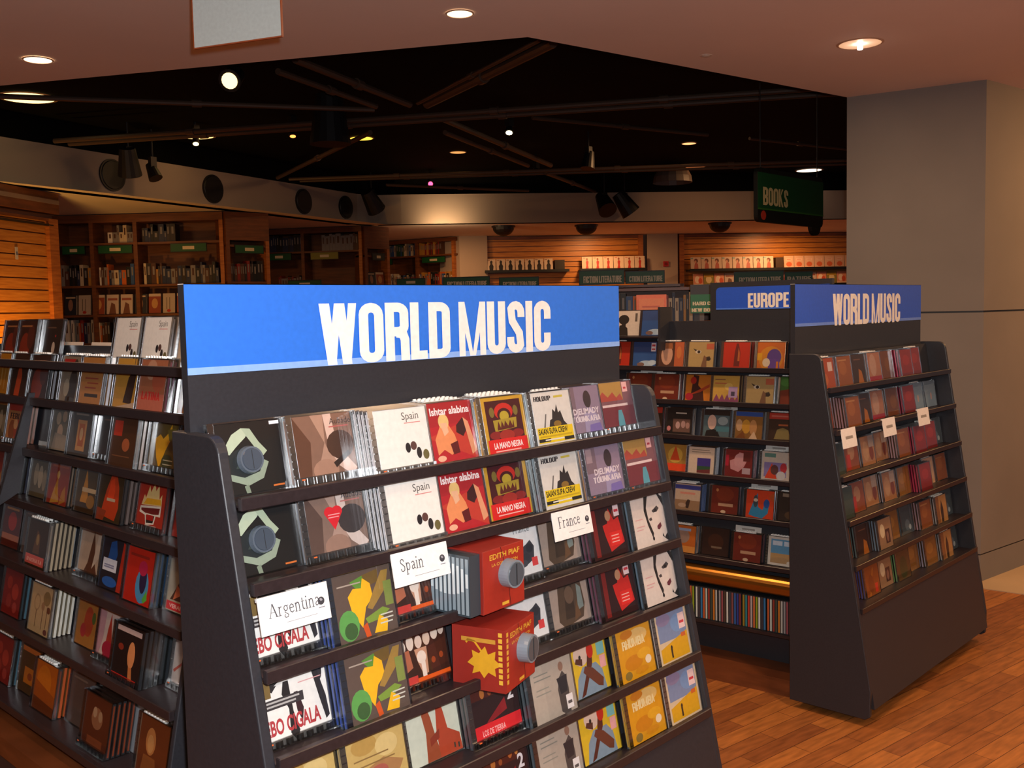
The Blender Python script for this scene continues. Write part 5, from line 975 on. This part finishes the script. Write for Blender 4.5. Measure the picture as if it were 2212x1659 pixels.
# white sign panel hanging from the near ceiling (its back side seen)
o = thing('ceiling_banner', 'blank pale panel hanging from the ceiling at upper left', 'banner', (1.646, 2.916, 0), (0, 0, math.atan2(2.615 - 2.916, 1.769 - 1.646)))
b = MB(); b.box((0, 0, 2.452), (.325, .006, 2.78), '#d2dfdc'); b.obj('sheet', o); b = MB(); b.box((-.003, -.001, 2.448), (.328, .007, 2.452), '#a8542c'); b.box((-.003, -.001, 2.45), (0, .007, 2.78), '#a8542c'); b.box((.325, -.001, 2.45), (.328, .007, 2.78), '#a8542c'); b.box((-.003, -.001, 2.78), (.328, .007, 2.80), '#c8c8c8'); b.obj('edge_trim', o)

# ------------------------------------------------------------------ ceiling fittings
def downlight(p, r, lb, strength, name='downlight', z=2.8, grp='recessed downlights in the near ceiling', col='#ffd9a8'):
    o = thing(name, lb, 'ceiling light', (p[0], p[1], z), group=grp)
    b = MB(); n = 28
    for i in range(n):
        a0, a1 = 2 * PI * i / n, 2 * PI * (i + 1) / n
        for ra_, rb_, za, zb in ((r * 1.12, r, -.002, -.006),):
            b.face([(ra_ * math.cos(a0), ra_ * math.sin(a0), za), (rb_ * math.cos(a0), rb_ * math.sin(a0), zb), (rb_ * math.cos(a1), rb_ * math.sin(a1), zb), (ra_ * math.cos(a1), ra_ * math.sin(a1), za)], '#c8a890')
    b.obj('rim', o)
    k = 'lamp%s%s' % (strength, col)
    if k not in M: M[k] = mat('glowing_lamp', .5, '#ffffff', emit=(col, strength))
    b = MB(); b.tube((0, 0, -.004), (0, 0, -.0035), r * .99, m=k, n=28); b.obj('glowing_disc', o)
    return o
downlight((4.53, 2.024), .095, 'large oval looking downlight near the pillar', .9, col='#d8a070')
downlight((2.837, 2.936), .052, 'small downlight at the top centre', 2.4); downlight((1.889, 4.751), .06, 'small downlight at the upper left', 5)
M['hot'] = mat('hot_lamp', .5, '#ffffff', emit=('#ffe8d8', 14))
b = MB(); b.tube((0, 0, -.03), (0, 0, -.006), .012, m='hot', n=12); tag(b.obj('lamp_bulb', None, (4.53, 2.024, 2.8)), 'bright bulb in the large downlight near the pillar', 'bulb')
b = MB(); b.tube((0, 0, -.002), (0, 0, -.004), .03, col='#d8c8b8', n=20); b.dome((0, 0, -.004), .02, (0, 0, -1), '#c8b8a8', squash=.3); tag(b.obj('ceiling_detector', None, (4.181, 2.633, 2.802)), 'tiny round detector on the ceiling above the dark opening', 'detector')
HG = 'lamps in the dark ceiling'
for p, r, lb, st, c in (((3.32, 8.61), .215, 'wide glowing ceiling disc at far left', 2.2, '#ffdf98'), ((5.24, 9.34), .18, 'glowing ceiling disc behind the pipes at left', 2.0, '#ffd080'), ((6.62, 8.39), .12, 'yellow glowing ceiling disc left of centre', 2.2, '#ffd040'),
                     ((9.68, 6.33), .08, 'small glowing ceiling lamp right of centre', 1.8, '#ffb070'), ((11.33, 7.32), .14, 'faint orange ceiling lamp right of centre', .7, '#ff9050'), ((12.95, 6.51), .17, 'bright ceiling disc near the pillar', 3, '#ffe0c0'), ((8.05, 8.42), .09, 'small faint ceiling lamp at centre', 1.0, '#ffb060')):
    downlight(p, r, lb, st, z=3.447, grp=HG, col=c, name='ceiling_lamp')
def spot_head(p, d, lb, col='#ffb060', st=4.0, s=1.0, hang=.5, black=True, grp='track spotlights'):
    o = thing('spotlight', lb, 'spotlight', p, group=grp); d = Vector(d).normalized()
    b = MB(); b.tube(-d * .10 * s, d * .10 * s, .055 * s, .085 * s, '#141214', n=16); b.obj('head', o)
    b = MB(); b.tube(-d * .0 + Vector((0, 0, .0)), Vector((0, 0, hang)), .010, col='#141214', n=8); b.box((-.03, -.03, .02), (.03, .03, .14), '#141214'); b.obj('bracket', o)
    if st:
        k = 'sp%s%s' % (st, col)
        if k not in M: M[k] = mat('glowing_lens', .5, '#ffffff', emit=(col, st))
        b = MB(); b.tube(d * .101 * s, d * .104 * s, .06 * s, m=k, n=16); b.obj('lens', o)
tocam = lambda p: (-p[0], -p[1], 1.6 - p[2])
for p, d, lb, col, st, s in (((3.884, 6.355, 3.30), (-.75, -.6, -.45), 'large glowing spotlight at the upper left', '#ffd890', 2.6, .95), ((5.401, 7.864, 3.30), (-.2, -.3, -1), 'small orange spotlight left of centre', '#ff9040', 3, .45),
                         ((6.68, 6.299, 3.26), (-.4, -.3, -.8), 'bright small spotlight right of centre', '#fff0c0', 7, .5), ((8.88, 7.95, 3.26), (-.5, -.4, -.6), 'tiny bright spotlight at crossing pipes', '#ffe0a0', 6, .45), ((8.797, 9.735, 3.28), (-.6, -.65, -.2), 'small red glowing spotlight at centre', '#ff3058', 7, .5),
                         ((4.88, 8.70, 3.28), (-.3, -.5, -1), 'small bright spotlight below the left ceiling disc', '#ffe898', 5, .45)):
    spot_head(p, d, lb, col, st, s, hang=3.45 - p[2])
for p, d, lb, s in (((10.7, 8.35, 3.02), (-.3, -.6, -.7), 'left one of two black spotlights before the right fascia', 1.5), ((10.95, 8.2, 3.02), (.4, -.3, -.7), 'right one of two black spotlights before the right fascia', 1.6),
                    ((4.40, 9.1, 3.08), (.2, .3, -.8), 'black spotlight beside the leftmost round speaker', 1.3), ((4.74, 9.3, 3.04), (.1, -.4, -.8), 'smaller black spotlight with lit rim beside leftmost speaker', .8), ((8.3, 10.35, 3.08), (.5, .1, -.6), 'black spotlight at the corner of the fascia', 1.5),
                    ((13.1, 7.0, 3.24), (-.5, -.3, .1), 'black spotlight with a shiny lens far right', 1.2), ((8.2, 6.6, 3.15), (-.2, 0, -.9), 'black spotlight under the long pipe, right of centre', .9), ((5.0, 6.75, 3.2), (0, 0, -1), 'bulky black spotlight at the left pipe crossing', 2.0)):
    spot_head(p, d, lb, st=0, s=s, hang=3.45 - p[2])
o = thing('pendant_lamp', 'grey dome shaped pendant shade far right', 'pendant lamp', (11.0, 7.45, 3.22)); MB().dome((0, 0, 0), .26, (0, 0, 1), '#6a5c54').obj('shade', o); MB().tube((0, 0, .20), (0, 0, .23), .008, col='#222').obj('cord', o)
# round black speakers set into the fascia
fz = frame((3.258, 9.148), (8.6, 10.75)); fm = Matrix.Translation((3.258, 9.148, 0)) @ Matrix.Rotation(fz, 4, 'Z')
for i, (x, r) in enumerate(((1.21, .155), (2.57, .155), (4.13, .155), (5.0, .15))):
    o = thing('round_speaker', ['leftmost', 'second', 'third', 'rightmost'][i] + ' round black speaker on the left fascia', 'speaker', fm @ Vector((x, -.03, 3.0)), (0, 0, fz), 'round speakers on the fascia')
    b = MB(); b.tube((0, .03, 0), (0, .015, 0), r, col='#181414', n=32); b.obj('body', o); b = MB()
    b.tube((0, .015, 0), (0, .008, 0), r * .9, r * .86, '#0e0c0c', n=32); b.obj('grille', o)
for i, (x, y) in enumerate(((10.225, 9.80), (11.154, 9.04), (12.594, 7.72))):
    o = thing('dome_speaker', ['leftmost', 'middle', 'rightmost'][i] + ' black dome hanging below the back ceiling', 'speaker', (x, y, 2.8), group='black domes below the back ceiling')
    MB().tube((0, 0, -.02), (0, 0, 0), .17, col='#1a1412', n=24).obj('mount', o); MB().dome((0, 0, -.02), .155, (0, 0, -1), '#1a1412', squash=.8).obj('dome', o)
# pipes
def pipe(p, q, r, z0, z1, lb):
    b = MB(); b.tube((p[0], p[1], z0), (q[0], q[1], z1), r, m='pipe', n=10); d = Vector((q[0] - p[0], q[1] - p[1], z1 - z0)); L = d.length
    a = Vector((p[0], p[1], z0)); u = d.normalized(); nj = max(1, int(L / 1.6))
    for i in range(1, nj + 1):
        c = a + u * (L * i / (nj + 1)); b.tube(c - u * .035, c + u * .035, r * 1.45, m='pipe', n=10)
    tag(b.obj('ceiling_pipe'), lb, 'pipe', 'pipes under the dark ceiling')
for p, q, r, lb in (((2.72, 7.54), (5.03, 6.20), .020, 'thin pipe from the left edge to the pipe crossing'), ((3.72, 9.10), (7.15, 3.29), .022, 'upper one of the long pair of pipes'), ((3.88, 9.17), (7.36, 3.39), .022, 'lower one of the long pair of pipes'),
    ((3.684, 5.305), (5.115, 5.874), .026, 'thick slanting pipe left of the crossing, upper'), ((3.775, 5.639), (4.961, 6.095), .022, 'slanting pipe left of the crossing, lower'), ((4.606, 3.965), (5.215, 5.789), .032, 'thick pipe rising to the corner of the near ceiling'), ((4.50, 3.98), (5.13, 5.80), .014, 'thin pipe beside the thick rising pipe'),
    ((5.70, 6.126), (8.41, 7.308), .026, 'upper slanting pipe right of the crossing'), ((6.128, 6.572), (8.234, 7.489), .022, 'lower slanting pipe right of the crossing'), ((8.84, 7.76), (10.75, 8.55), .022, 'pipe running down to the two black spotlights'),
    ((5.618, 6.991), (6.60, 9.95), .022, 'pipe slanting down to the left fascia'), ((6.78, 9.98), (10.79, 4.97), .020, 'far long pipe above the fascia, upper'), ((6.98, 10.05), (11.1, 5.08), .016, 'far long pipe above the fascia, lower'), ((8.02, 9.70), (9.95, 9.05), .018, 'short pale pipe just above the fascia'),
    ((6.229, 5.607), (8.113, 5.096), .018, 'thin pipe right of the crossing'), ((8.612, 4.945), (10.02, 4.617), .016, 'thin pipe near the pillar')):
    pipe(p, q, r, 3.2, 3.2, lb)

# ------------------------------------------------------------------ disc spines on the low shelf of the Europe rack
sp_cols = ['#8a3a30', '#3a4a40', '#b8742c', '#a8aca8', '#8a8c90', '#8a4c54', '#4a3c34', '#c0c4c0', '#3c4450', '#7a4a4c', '#2c5a9a', '#2a3c8a', '#6a3038', '#8a7a2c', '#2c7a84', '#a83c30', '#a8a0a0', '#b8643c', '#8aa02c', '#c8d0cc', '#3c3c44', '#2c74a8', '#b85c34', '#b0c0b8']
_sp = {}
x = .50; i = 0
while x < 1.21:
    c = sp_cols[i % len(sp_cols)]
    if c not in _sp:
        b = MB(); b.box((0, 0, 0), (.0102, .125, .142), '#2c3034', 'gloss'); b.box((.0012, -.0006, .004), (.009, 0, .138), c, 'gloss'); _sp[c] = b.mesh('disc_spine')
    o = link('disc_on_edge', _sp[c], None, D.world(x, D.yf(.25) + .008, .2405), (0, 0, D.rz))
    tag(o, f'disc on edge, number {i + 1} from left on low shelf under brass rail', 'compact disc', 'discs on edge under the brass rail')
    x += .0118 if i % 9 else .0160; i += 1
